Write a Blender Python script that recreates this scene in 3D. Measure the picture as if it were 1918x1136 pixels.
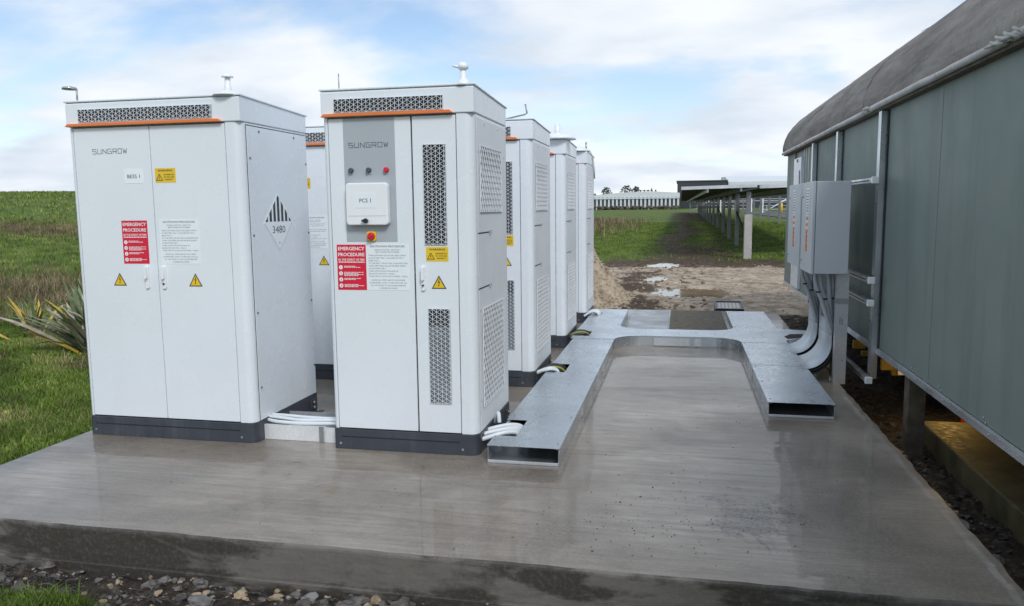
import bpy, math, random
import numpy as np
from mathutils import Vector, Matrix, noise as mnoise

random.seed(7)
rng = np.random.default_rng(7)
S = bpy.context.scene
for o in list(bpy.data.objects):
    bpy.data.objects.remove(o)
C = S.collection
R = math.radians

# ------------------------------------------------------------------ camera
cam_d = bpy.data.cameras.new('camera')
cam = bpy.data.objects.new('camera', cam_d)
C.objects.link(cam)
S.camera = cam
F_PX = 1460.0
cam_d.sensor_width = 36.0
cam_d.sensor_fit = 'HORIZONTAL'
cam_d.lens = F_PX / 1918.0 * 36.0
cam_d.clip_start = 0.05
cam_d.clip_end = 3000
_y = Vector((316, 182, -F_PX)).normalized()
_x = Vector((6782, -104, F_PX)); _x = (_x - _y * _x.dot(_y)).normalized()
_z = _x.cross(_y)
M = Matrix((_x, _y, _z)).to_4x4()
M.translation = Vector((0, 0, 1.55))
cam.matrix_world = M

# ------------------------------------------------------------------ sky, sun, exposure
SUN_EL, SUN_AZ = 42.0, 148.0        # azimuth clockwise from +Y (depth): behind the camera, to the right
wd = bpy.data.worlds.new('World'); S.world = wd; wd.use_nodes = True
nt = wd.node_tree; nt.nodes.clear()
def wn(t, **k):
    n = nt.nodes.new(t)
    for a, b in k.items(): setattr(n, a, b)
    return n
def wl(a, b): nt.links.new(a, b)
out = wn('ShaderNodeOutputWorld')
sky = wn('ShaderNodeTexSky', sky_type='NISHITA')
sky.sun_disc = False
sky.sun_elevation = R(SUN_EL); sky.sun_rotation = R(SUN_AZ)
sky.air_density = 1.0; sky.dust_density = 0.25; sky.ozone_density = 2.2
bg_sky = wn('ShaderNodeBackground'); bg_sky.inputs['Strength'].default_value = 0.098
wl(sky.outputs[0], bg_sky.inputs['Color'])
tc = wn('ShaderNodeTexCoord')
sep = wn('ShaderNodeSeparateXYZ'); wl(tc.outputs['Generated'], sep.inputs[0])
def wmath(op, a, b=None, clamp=False):
    n = wn('ShaderNodeMath', operation=op); n.use_clamp = clamp
    for i, v in enumerate((a, b)):
        if v is None: continue
        if hasattr(v, 'links'): wl(v, n.inputs[i])
        else: n.inputs[i].default_value = v
    return n.outputs[0]
zc = wmath('MAXIMUM', sep.outputs['Z'], 0.0)
zd = wmath('ADD', zc, 0.22)
cmb = wn('ShaderNodeCombineXYZ')
wl(wmath('DIVIDE', sep.outputs['X'], zd), cmb.inputs[0])
wl(wmath('DIVIDE', sep.outputs['Y'], zd), cmb.inputs[1])
n1 = wn('ShaderNodeTexNoise'); n1.inputs['Scale'].default_value = 0.85; n1.inputs['Detail'].default_value = 7
n1.inputs['Roughness'].default_value = 0.52; n1.inputs['Distortion'].default_value = 0.25
mp = wn('ShaderNodeMapping'); mp.inputs['Location'].default_value = (3.1, 1.7, 0); mp.inputs['Rotation'].default_value = (0, 0, R(35))
mp.inputs['Scale'].default_value = (1.0, 1.25, 1)
wl(cmb.outputs[0], mp.inputs[0]); wl(mp.outputs[0], n1.inputs['Vector'])
ramp = wn('ShaderNodeValToRGB')
ramp.color_ramp.elements[0].position = 0.38; ramp.color_ramp.elements[0].color = (0.08, 0.08, 0.08, 1)
ramp.color_ramp.elements[1].position = 0.56; ramp.color_ramp.elements[1].color = (1, 1, 1, 1)
ramp.color_ramp.interpolation = 'EASE'
wl(n1.outputs[0], ramp.inputs[0])
# more cloud towards the horizon all round
hz = wmath('SUBTRACT', 1.0, wmath('MULTIPLY', zc, 5.0), True)
cov = wmath('ADD', ramp.outputs[0], wmath('MULTIPLY', hz, 0.45), True)
n2 = wn('ShaderNodeTexNoise'); n2.inputs['Scale'].default_value = 1.6; n2.inputs['Detail'].default_value = 6
wl(mp.outputs[0], n2.inputs['Vector'])
cr = wn('ShaderNodeValToRGB')
cr.color_ramp.elements[0].position = 0.36; cr.color_ramp.elements[0].color = (0.66, 0.74, 0.84, 1)
cr.color_ramp.elements[1].position = 0.60; cr.color_ramp.elements[1].color = (0.88, 0.92, 0.97, 1)
wl(n2.outputs[0], cr.inputs[0])
bg_c = wn('ShaderNodeBackground'); bg_c.inputs['Strength'].default_value = 0.72
wl(cr.outputs[0], bg_c.inputs['Color'])
mx = wn('ShaderNodeMixShader')
wl(cov, mx.inputs[0]); wl(bg_sky.outputs[0], mx.inputs[1]); wl(bg_c.outputs[0], mx.inputs[2])
wl(mx.outputs[0], out.inputs['Surface'])

sd = bpy.data.lights.new('sun', 'SUN'); sd.energy = 1.3; sd.angle = R(14); sd.color = (1.0, 0.975, 0.94)
sun = bpy.data.objects.new('sun', sd); C.objects.link(sun)
_s = Vector((math.sin(R(SUN_AZ)) * math.cos(R(SUN_EL)), math.cos(R(SUN_AZ)) * math.cos(R(SUN_EL)), math.sin(R(SUN_EL))))
sun.rotation_euler = _s.to_track_quat('Z', 'Y').to_euler()
sun.location = _s * 40
S.view_settings.view_transform = 'Standard'
S.view_settings.look = 'None'
S.view_settings.gamma = 1.0
S.view_settings.use_curve_mapping = False
S.view_settings.exposure = 0.58
S.render.engine = 'CYCLES'

# ------------------------------------------------------------------ materials
class NT:
    def __init__(self, name):
        self.m = bpy.data.materials.new(name); self.m.use_nodes = True
        self.t = self.m.node_tree
        self.b = self.t.nodes['Principled BSDF']
    def n(self, t, **k):
        n = self.t.nodes.new(t)
        for a, b in k.items(): setattr(n, a, b)
        return n
    def l(self, a, b): self.t.links.new(a, b)
    def pos(self, scale=(1, 1, 1), rot=(0, 0, 0)):
        g = self.n('ShaderNodeNewGeometry'); m = self.n('ShaderNodeMapping')
        m.inputs['Scale'].default_value = scale; m.inputs['Rotation'].default_value = rot
        self.l(g.outputs['Position'], m.inputs[0]); return m.outputs[0]
    def noise(self, scale, vec=None, detail=5, rough=0.55, dist=0.0):
        n = self.n('ShaderNodeTexNoise'); n.inputs['Scale'].default_value = scale
        n.inputs['Detail'].default_value = detail; n.inputs['Roughness'].default_value = rough
        n.inputs['Distortion'].default_value = dist
        self.l(vec if vec is not None else self.pos(), n.inputs['Vector']); return n.outputs[0]
    def ramp(self, fac, stops, interp='LINEAR'):
        r = self.n('ShaderNodeValToRGB'); e = r.color_ramp.elements; r.color_ramp.interpolation = interp
        while len(e) < len(stops): e.new(0.5)
        for i, (p, c) in enumerate(stops):
            e[i].position = p
            e[i].color = (c, c, c, 1) if isinstance(c, (int, float)) else (*c, 1)
        self.l(fac, r.inputs[0]); return r.outputs[0]
    def mix(self, fac, a, b, blend='MIX'):
        m = self.n('ShaderNodeMix', data_type='RGBA', blend_type=blend)
        for i, v in ((0, fac), (6, a), (7, b)):
            if hasattr(v, 'links'): self.l(v, m.inputs[i])
            else: m.inputs[i].default_value = v if i == 0 else (*v, 1)
        return m.outputs[2]
    def math(self, op, a, b=None, clamp=False):
        n = self.n('ShaderNodeMath', operation=op); n.use_clamp = clamp
        for i, v in enumerate((a, b)):
            if v is None: continue
            if hasattr(v, 'links'): self.l(v, n.inputs[i])
            else: n.inputs[i].default_value = v
        return n.outputs[0]
    def attr(self, name):
        a = self.n('ShaderNodeAttribute'); a.attribute_name = name; return a.outputs['Fac']
    def bump(self, h, strength=0.3, dist=0.01, prev=None):
        b = self.n('ShaderNodeBump'); b.inputs['Strength'].default_value = strength
        b.inputs['Distance'].default_value = dist
        self.l(h, b.inputs['Height'])
        if prev is not None: self.l(prev, b.inputs['Normal'])
        self.l(b.outputs[0], self.b.inputs['Normal']); return b.outputs[0]
    def set(self, **k):
        for a, v in k.items():
            i = self.b.inputs[{'col': 'Base Color', 'rough': 'Roughness', 'metal': 'Metallic', 'spec': 'Specular IOR Level',
                               'coat': 'Coat Weight', 'coatr': 'Coat Roughness', 'em': 'Emission Color', 'ems': 'Emission Strength'}[a]]
            if hasattr(v, 'links'): self.l(v, i)
            elif isinstance(v, (tuple, list)): i.default_value = (*v, 1)
            else: i.default_value = v
        return self

def paint(name, col, rough=0.4, var=0.06, metal=0.0, nscale=3.0, bump=0.0, bscale=200.0, dirt=0.0, dirtcol=(0.25, 0.23, 0.2), wavy=0.0):
    t = NT(name)
    f = t.noise(nscale, detail=6)
    a = tuple(c * (1 - var) for c in col); b = tuple(min(1, c * (1 + var)) for c in col)
    c = t.mix(t.ramp(f, [(0.3, 0.0), (0.7, 1.0)]), a, b)
    if dirt > 0:
        d = t.ramp(t.noise(2.2, t.pos((3, 3, 0.35)), 8, 0.65), [(0.52, 0.0), (0.8, 1.0)])
        c = t.mix(t.math('MULTIPLY', d, dirt), c, dirtcol)
    t.set(col=c, metal=metal)
    t.set(rough=t.ramp(t.noise(nscale * 4, detail=4), [(0.3, rough * 0.8), (0.7, min(1, rough * 1.25))]))
    if bump > 0:
        b = t.bump(t.noise(bscale, detail=2), bump, 0.001)
        if wavy: t.bump(t.noise(1.6, detail=2), wavy, 0.02, b)
    return t.m

MT = {}
MT['cab'] = paint('cabinet_paint', (0.75, 0.80, 0.85), 0.27, 0.03, nscale=1.0, bump=0.12, bscale=420, dirt=0.05, dirtcol=(0.5, 0.5, 0.48), wavy=0.10)
MT['cab_side'] = paint('cabinet_side_paint', (0.75, 0.785, 0.82), 0.5, 0.04, nscale=2.5, bump=0.5, bscale=160, dirt=0.12, dirtcol=(0.5, 0.5, 0.5))
MT['grey'] = paint('grey_strip_paint', (0.40, 0.44, 0.48), 0.4, 0.03)
MT['gap'] = paint('dark_gasket', (0.03, 0.035, 0.04), 0.7)
MT['plinth'] = paint('plinth_paint', (0.045, 0.053, 0.068), 0.35, 0.15, nscale=5, dirt=0.35, dirtcol=(0.16, 0.16, 0.16))
MT['orange'] = paint('orange_paint', (0.78, 0.20, 0.045), 0.4)
MT['white'] = paint('white_plastic', (0.82, 0.85, 0.88), 0.35, 0.03)
MT['paper'] = paint('white_label', (0.80, 0.86, 0.90), 0.3, 0.02)
MT['ink'] = paint('ink', (0.035, 0.04, 0.05), 0.5)
MT['softink'] = paint('small_print_ink', (0.11, 0.14, 0.17), 0.5)
MT['logo'] = paint('logo_grey', (0.09, 0.10, 0.11), 0.4)
MT['red'] = paint('red_label', (0.68, 0.012, 0.045), 0.35)
MT['yellow'] = paint('yellow_label', (0.80, 0.54, 0.02), 0.35)
MT['blk'] = paint('black_plastic', (0.02, 0.021, 0.024), 0.35)
MT['hole'] = paint('dark_interior', (0.012, 0.014, 0.018), 0.8)
MT['filter'] = paint('filter_mesh', (0.14, 0.155, 0.17), 0.8, 0.3, nscale=9)
MT['filter2'] = paint('pale_filter', (0.34, 0.37, 0.40), 0.8, 0.3, nscale=4)
MT['button'] = paint('dark_button', (0.06, 0.085, 0.10), 0.25)
MT['steel'] = paint('bolt_steel', (0.55, 0.56, 0.57), 0.3, 0.1, metal=0.9)
MT['pvc'] = paint('white_conduit', (0.68, 0.73, 0.77), 0.38, 0.05)
MT['gpvc'] = paint('grey_conduit', (0.42, 0.45, 0.48), 0.4, 0.05)
MT['cable'] = paint('black_cable', (0.018, 0.018, 0.018), 0.4)
MT['ygcable'] = paint('green_yellow_cable', (0.30, 0.36, 0.03), 0.4)
MT['box'] = paint('isolator_paint', (0.52, 0.565, 0.61), 0.42, 0.03, nscale=2, bump=0.15, bscale=300)
MT['boxside'] = MT['box']

def galv(name, col=(0.60, 0.64, 0.68), rough=0.3, wet=0.0, metal=0.82):
    t = NT(name)
    v = t.n('ShaderNodeTexVoronoi'); v.inputs['Scale'].default_value = 60; t.l(t.pos(), v.inputs['Vector'])
    sp = t.ramp(v.outputs['Color'], [(0.0, 0.93), (1.0, 1.05)])
    n = t.ramp(t.noise(1.7, detail=7, rough=0.6), [(0.3, tuple(c * 0.80 for c in col)), (0.7, col)])
    t.set(col=t.mix(1.0, n, sp, 'MULTIPLY'), metal=metal)
    t.set(rough=t.ramp(t.noise(3.0, detail=6), [(0.3, rough * 0.6), (0.7, rough * 1.4)]))
    if wet:
        b = t.bump(t.noise(2.2, detail=2), 0.35, 0.012)
        d = t.ramp(t.noise(26, t.pos((1, 2.4, 1)), 2, 0.4, 0.6), [(0.50, 0.0), (0.56, 1.0)])
        t.bump(d, wet, 0.003, b)
    else:
        t.bump(t.noise(5, detail=3), 0.15, 0.004)
    return t.m
MT['galv'] = galv('galvanised_steel')
MT['galvwet'] = galv('wet_galvanised_lid', (0.64, 0.70, 0.76), 0.30, 0.55)
MT['galvdull'] = galv('dull_galvanised_steel', (0.42, 0.44, 0.46), 0.42)
MT['galvpost'] = galv('bright_post_steel', (0.60, 0.61, 0.63), 0.38, 0, 0.45)
MT['rail'] = galv('bright_link_tray', (0.86, 0.88, 0.90), 0.45, 0, 0.35)
MT['galvmid'] = galv('brushed_riser_steel', (0.50, 0.55, 0.60), 0.42)
MT['alu'] = galv('mill_aluminium', (0.80, 0.83, 0.86), 0.4)

def concrete():
    t = NT('wet_concrete')
    p = t.pos(); st = t.pos((0.6, 9.0, 1.0))
    big = t.noise(0.8, p, 6, 0.6, 0.4); streak = t.noise(3.0, st, 6, 0.65); fine = t.noise(60, p, 4, 0.6)
    c = t.ramp(big, [(0.36, (0.105, 0.083, 0.062)), (0.5, (0.21, 0.176, 0.137)), (0.64, (0.34, 0.297, 0.240))])
    c = t.mix(t.ramp(streak, [(0.42, 0.0), (0.68, 0.60)]), c, (0.12, 0.103, 0.085))
    c = t.mix(t.ramp(fine, [(0.40, 0.0), (0.7, 0.35)]), c, (0.40, 0.38, 0.35))
    fs_ = t.noise(3.0, t.pos((1.2, 45.0, 1.0)), 4, 0.7)
    c = t.mix(t.ramp(fs_, [(0.45, 0.0), (0.72, 0.42)]), c, (0.085, 0.075, 0.062))
    c = t.mix(t.ramp(t.noise(5.5, p, 7, 0.72), [(0.50, 0.0), (0.72, 0.45)]), c, (0.10, 0.088, 0.072))
    sp3 = t.n('ShaderNodeSeparateXYZ'); t.l(p, sp3.inputs[0])
    def gau(o, c0, w): return t.math('POWER', t.math('DIVIDE', t.math('SUBTRACT', o, c0), w), 2.0)
    q2 = t.math('ADD', gau(sp3.outputs['X'], 0.36, 0.34), gau(sp3.outputs['Y'], 3.95, 0.55))
    q3 = t.math('ADD', t.math('MULTIPLY', t.math('SUBTRACT', 1.0, q2, True), 0.55), t.math('MULTIPLY', t.math('SUBTRACT', t.noise(4.5, t.pos((1, 1, 1), (0, 0, .6)), 9, 0.75, 0.6), 0.5), 2.6))
    pit = t.ramp(t.noise(48, p, 5, 0.75), [(0.42, 0.15), (0.58, 1.0)])
    patch = t.math('MULTIPLY', t.ramp(q3, [(0.34, 0.0), (0.52, 1.0)]), pit)
    c = t.mix(patch, c, (0.055, 0.047, 0.039))
    # brown stains and small dark spots
    br = t.ramp(t.noise(1.3, t.pos((1, 1, 1), (0, 0, 0.8)), 5, 0.6), [(0.60, 0.0), (0.72, 0.5)])
    c = t.mix(br, c, (0.16, 0.108, 0.068))
    v = t.n('ShaderNodeTexVoronoi'); v.inputs['Scale'].default_value = 26; t.l(p, v.inputs['Vector'])
    msk = t.ramp(t.noise(1.3, p, 5, 0.7), [(0.53, 0.0), (0.60, 1.0)])
    sp = t.math('MULTIPLY', t.ramp(v.outputs['Distance'], [(0.08, 1.0), (0.14, 0.0)]), msk)
    c = t.mix(t.math('MULTIPLY', sp, 0.6), c, (0.05, 0.045, 0.04))
    t.set(col=c)
    wetm = t.noise(0.9, t.pos((0.7, 1.6, 1)), 6, 0.62, 0.5)
    film = t.ramp(wetm, [(0.34, 1.0), (0.52, 0.80), (0.70, 0.18)])
    film = t.math('MULTIPLY', film, t.ramp(streak, [(0.35, 1.0), (0.75, 0.35)]))
    film = t.math('MULTIPLY', film, t.ramp(fine, [(0.45, 1.0), (0.8, 0.5)]))
    t.set(rough=t.ramp(fine, [(0.3, 0.38), (0.7, 0.62)]), spec=0.5, coat=film)
    t.set(coatr=t.ramp(t.noise(5, p, 4), [(0.35, 0.02), (0.7, 0.075)]))
    t.b.inputs['Coat IOR'].default_value = 1.42
    b = t.bump(streak, 0.25, 0.006)
    t.bump(t.noise(140, p, 3), 0.25, 0.002, b)
    cb = t.n('ShaderNodeBump'); cb.inputs['Strength'].default_value = 0.16; cb.inputs['Distance'].default_value = 0.008
    t.l(t.noise(3.0, t.pos((1, 2.2, 1)), 3), cb.inputs['Height'])
    t.l(cb.outputs[0], t.b.inputs['Coat Normal'])
    return t.m
MT['conc'] = concrete()

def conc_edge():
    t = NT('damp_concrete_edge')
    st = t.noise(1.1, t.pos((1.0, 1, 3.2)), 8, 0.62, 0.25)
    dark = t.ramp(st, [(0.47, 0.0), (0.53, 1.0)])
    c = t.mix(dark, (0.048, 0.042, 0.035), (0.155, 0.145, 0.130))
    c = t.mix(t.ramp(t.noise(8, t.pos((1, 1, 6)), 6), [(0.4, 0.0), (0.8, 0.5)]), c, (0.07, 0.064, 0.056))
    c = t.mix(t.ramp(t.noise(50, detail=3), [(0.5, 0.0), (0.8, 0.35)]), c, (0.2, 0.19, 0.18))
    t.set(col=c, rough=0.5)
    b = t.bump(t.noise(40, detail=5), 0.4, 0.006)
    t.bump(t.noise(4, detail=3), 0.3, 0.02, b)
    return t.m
MT['concedge'] = conc_edge()
MT['rawconc'] = paint('raw_concrete', (0.25, 0.24, 0.22), 0.8, 0.25, nscale=9, bump=0.6, bscale=60)
MT['chip'] = paint('broken_concrete_edge', (0.25, 0.165, 0.09), 0.8, 0.3, nscale=12, bump=0.9, bscale=50)
MT['gratefill'] = paint('grate_infill', (0.42, 0.41, 0.39), 0.6, 0.15)
MT['gratebar'] = paint('pale_grate', (0.60, 0.58, 0.55), 0.6, 0.1)
MT['moss'] = paint('mossy_concrete', (0.085, 0.075, 0.034), 0.7, 0.45, nscale=5, bump=0.6, bscale=50)

def ground_mat():
    t = NT('ground_cover')
    p = t.pos()
    g1 = t.ramp(t.noise(0.5, p, 8, 0.65), [(0.3, (0.040, 0.062, 0.012)), (0.5, (0.075, 0.122, 0.018)), (0.7, (0.125, 0.170, 0.034))])
    g1 = t.mix(t.ramp(t.noise(14, p, 6, 0.7), [(0.35, 0.0), (0.7, 0.7)]), g1, (0.155, 0.20, 0.040))
    g1 = t.mix(t.ramp(t.noise(5, p, 6, 0.7), [(0.45, 0.0), (0.7, 0.55)]), g1, (0.028, 0.042, 0.010))
    dry = t.ramp(t.noise(7, t.pos((1, 1, 2)), 8, 0.75), [(0.3, (0.045, 0.032, 0.018)), (0.55, (0.12, 0.09, 0.05)), (0.75, (0.22, 0.17, 0.10))])
    hf = t.math('SUBTRACT', t.noise(2.6, p, 9, 0.75), 0.5)
    def zone(nm, k=1.5, lo=0.34, hi=0.60):
        at = t.attr(nm); hump = t.math('MULTIPLY', t.math('MULTIPLY', at, t.math('SUBTRACT', 1.0, at)), 4.0 * k)
        return t.ramp(t.math('ADD', at, t.math('MULTIPLY', hf, t.math('ADD', hump, 0.25))), [(lo, 0.0), (hi, 1.0)])
    c = t.mix(zone('dry'), g1, dry)
    sn = t.noise(3.0, p, 9, 0.72)
    sand = t.ramp(sn, [(0.32, (0.12, 0.083, 0.055)), (0.44, (0.30, 0.235, 0.172)), (0.62, (0.54, 0.45, 0.35))])
    v = t.n('ShaderNodeTexVoronoi'); v.inputs['Scale'].default_value = 16; t.l(p, v.inputs['Vector'])
    sand = t.mix(t.ramp(v.outputs['Distance'], [(0.15, 0.45), (0.35, 0.0)]), sand, (0.42, 0.38, 0.33))
    c = t.mix(zone('sand'), c, sand)
    mud = t.ramp(t.noise(6, p, 8, 0.7), [(0.3, (0.030, 0.021, 0.014)), (0.55, (0.095, 0.068, 0.045)), (0.75, (0.20, 0.155, 0.112))])
    c = t.mix(zone('mud'), c, mud)
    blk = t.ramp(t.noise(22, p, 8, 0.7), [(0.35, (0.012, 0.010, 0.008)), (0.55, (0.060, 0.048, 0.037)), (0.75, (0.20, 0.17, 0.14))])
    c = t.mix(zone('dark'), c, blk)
    t.set(col=c, rough=0.85, spec=0.25)
    b = t.bump(t.noise(9, p, 8, 0.75), 0.7, 0.06)
    t.bump(t.noise(45, p, 5, 0.7), 0.7, 0.015, b)
    return t.m
MT['ground'] = ground_mat()

def water():
    t = NT('puddle_water')
    t.set(col=t.ramp(t.noise(1.2), [(0.3, (0.27, 0.20, 0.125)), (0.7, (0.36, 0.275, 0.18))]), rough=t.ramp(t.noise(3, detail=4), [(0.35, 0.05), (0.65, 0.16)]), spec=0.40)
    t.bump(t.noise(14, detail=3), 0.10, 0.004)
    return t.m
MT['water'] = water()

def blade(name, cols, spec=0.3):
    t = NT(name)
    a = t.attr('tint')
    t.set(col=t.ramp(a, cols), rough=0.55, spec=spec)
    return t.m
MT['grass'] = blade('grass_blades', [(0.0, (0.045, 0.075, 0.012)), (0.45, (0.115, 0.185, 0.022)), (0.8, (0.19, 0.27, 0.045)), (1.0, (0.36, 0.34, 0.13))])
MT['dry'] = blade('dry_grass_blades', [(0.0, (0.06, 0.042, 0.024)), (0.5, (0.17, 0.125, 0.07)), (1.0, (0.38, 0.30, 0.19))])
def leafm(name, a, b):
    t = NT(name)
    t.set(col=t.ramp(t.noise(9, t.pos((1, 1, 1)), 4), [(0.35, a), (0.65, b)]), rough=0.45)
    return t.m
MT['flax'] = leafm('flax_leaf', (0.075, 0.115, 0.045), (0.19, 0.24, 0.11))
MT['flaxy'] = leafm('yellow_flax_leaf', (0.34, 0.25, 0.04), (0.58, 0.40, 0.06))
MT['flaxp'] = leafm('pale_flax_leaf', (0.30, 0.26, 0.20), (0.48, 0.42, 0.36))
MT['tree'] = leafm('far_tree_foliage', (0.05, 0.065, 0.055), (0.09, 0.11, 0.09))

def shed_panel():
    t = NT('green_grey_wall_panel')
    c = t.ramp(t.noise(0.7, t.pos((1, 1, 0.8)), 6, 0.6), [(0.3, (0.165, 0.212, 0.195)), (0.7, (0.210, 0.260, 0.240))])
    s = t.ramp(t.noise(7.0, t.pos((1, 1, 0.06)), 7, 0.65), [(0.50, 0.0), (0.75, 0.30)])
    c = t.mix(s, c, (0.22, 0.24, 0.23))
    s2 = t.ramp(t.noise(3.0, t.pos((1, 1, 0.1), (0, 0, 1)), 6, 0.65), [(0.52, 0.0), (0.75, 0.4)])
    c = t.mix(s2, c, (0.080, 0.108, 0.105))
    t.set(col=c, rough=t.ramp(t.noise(2, detail=5), [(0.3, 0.45), (0.7, 0.62)]), spec=0.28)
    t.bump(t.noise(1.2, detail=2), 0.25, 0.02)
    return t.m
MT['shed'] = shed_panel()
def membrane():
    t = NT('weathered_roof_membrane')
    st = t.noise(2.2, t.pos((2.2, 0.35, 2.2)), 9, 0.7, 0.3)
    c = t.ramp(st, [(0.32, (0.085, 0.075, 0.067)), (0.5, (0.215, 0.195, 0.176)), (0.68, (0.34, 0.315, 0.285))])
    c = t.mix(t.ramp(t.noise(30, detail=5), [(0.5, 0.0), (0.8, 0.4)]), c, (0.05, 0.048, 0.045))
    t.set(col=c, rough=0.75)
    b = t.bump(st, 0.4, 0.02)
    t.bump(t.noise(60, detail=3), 0.3, 0.004, b)
    return t.m
MT['roof'] = membrane()
MT['gutter'] = paint('weathered_white_pipe', (0.50, 0.50, 0.49), 0.5, 0.2, nscale=4, dirt=0.7, dirtcol=(0.12, 0.10, 0.08))
MT['timber'] = paint('damp_timber', (0.10, 0.085, 0.06), 0.75, 0.4, nscale=12, bump=0.7, bscale=40)
MT['asphalt'] = paint('asphalt', (0.07, 0.07, 0.072), 0.75, 0.2, nscale=2)
MT['solar'] = paint('solar_module_back', (0.045, 0.042, 0.042), 0.5, 0.3, nscale=3)
MT['farwhite'] = paint('far_white_cladding', (0.62, 0.66, 0.69), 0.5)
MT['fardark'] = paint('far_dark_cladding', (0.035, 0.04, 0.05), 0.5)
MT['fargreen'] = paint('greenhouse_gap', (0.16, 0.21, 0.21), 0.6, 0.3, nscale=2)
MT['scrub'] = paint('far_scrub', (0.10, 0.085, 0.06), 0.8, 0.4, nscale=1.5)
MT['postpale'] = paint('pale_post_wrap', (0.42, 0.40, 0.39), 0.6, 0.15, nscale=4, dirt=0.3)
MT['postdark'] = galv('weathered_post_steel', (0.26, 0.27, 0.29), 0.5)
MT['yposts'] = paint('yellow_post_paint', (0.75, 0.50, 0.03), 0.5)
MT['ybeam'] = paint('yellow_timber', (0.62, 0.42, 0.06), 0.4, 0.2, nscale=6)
MT['rbeam'] = paint('red_board', (0.35, 0.035, 0.01), 0.6, 0.2, nscale=6)
MT['rock'] = paint('grey_stone', (0.17, 0.17, 0.165), 0.75, 0.5, nscale=14, bump=0.8, bscale=40)
MT['rockm'] = paint('mixed_rubble', (0.085, 0.078, 0.072), 0.6, 0.9, nscale=7, bump=0.8, bscale=40)
MT['rockd'] = paint('dark_rubble', (0.045, 0.042, 0.040), 0.6, 0.7, nscale=11, bump=0.8, bscale=40)
MT['rockt'] = paint('tan_stone', (0.30, 0.23, 0.15), 0.7, 0.4, nscale=20, bump=0.6, bscale=60)
def moundm():
    t = NT('tan_soil')
    c = t.ramp(t.noise(4, detail=9, rough=0.75), [(0.34, (0.16, 0.115, 0.075)), (0.48, (0.42, 0.34, 0.245)), (0.68, (0.62, 0.53, 0.41))])
    t.set(col=c, rough=0.9)
    b = t.bump(t.noise(9, detail=8, rough=0.75), 0.9, 0.06); t.bump(t.noise(40, detail=4), 0.6, 0.01, b)
    return t.m
MT['mound'] = moundm()
MT['soil'] = paint('brown_soil', (0.15, 0.11, 0.078), 0.85, 0.5, nscale=12, bump=0.8, bscale=50)

# ------------------------------------------------------------------ object helpers
WL = {}
def tag(o, label=None, cat=None, group=None, kind=None):
    if label: o['label'] = label
    if cat: o['category'] = cat
    if group: o['group'] = group
    if kind: o['kind'] = kind
    return o
def thing(name, loc, label, cat, group=None):
    o = bpy.data.objects.new(name, None); C.objects.link(o); o.location = loc
    o.empty_display_size = 0.1
    WL[o.name] = Vector(loc)
    return tag(o, label, cat, group)

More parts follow.
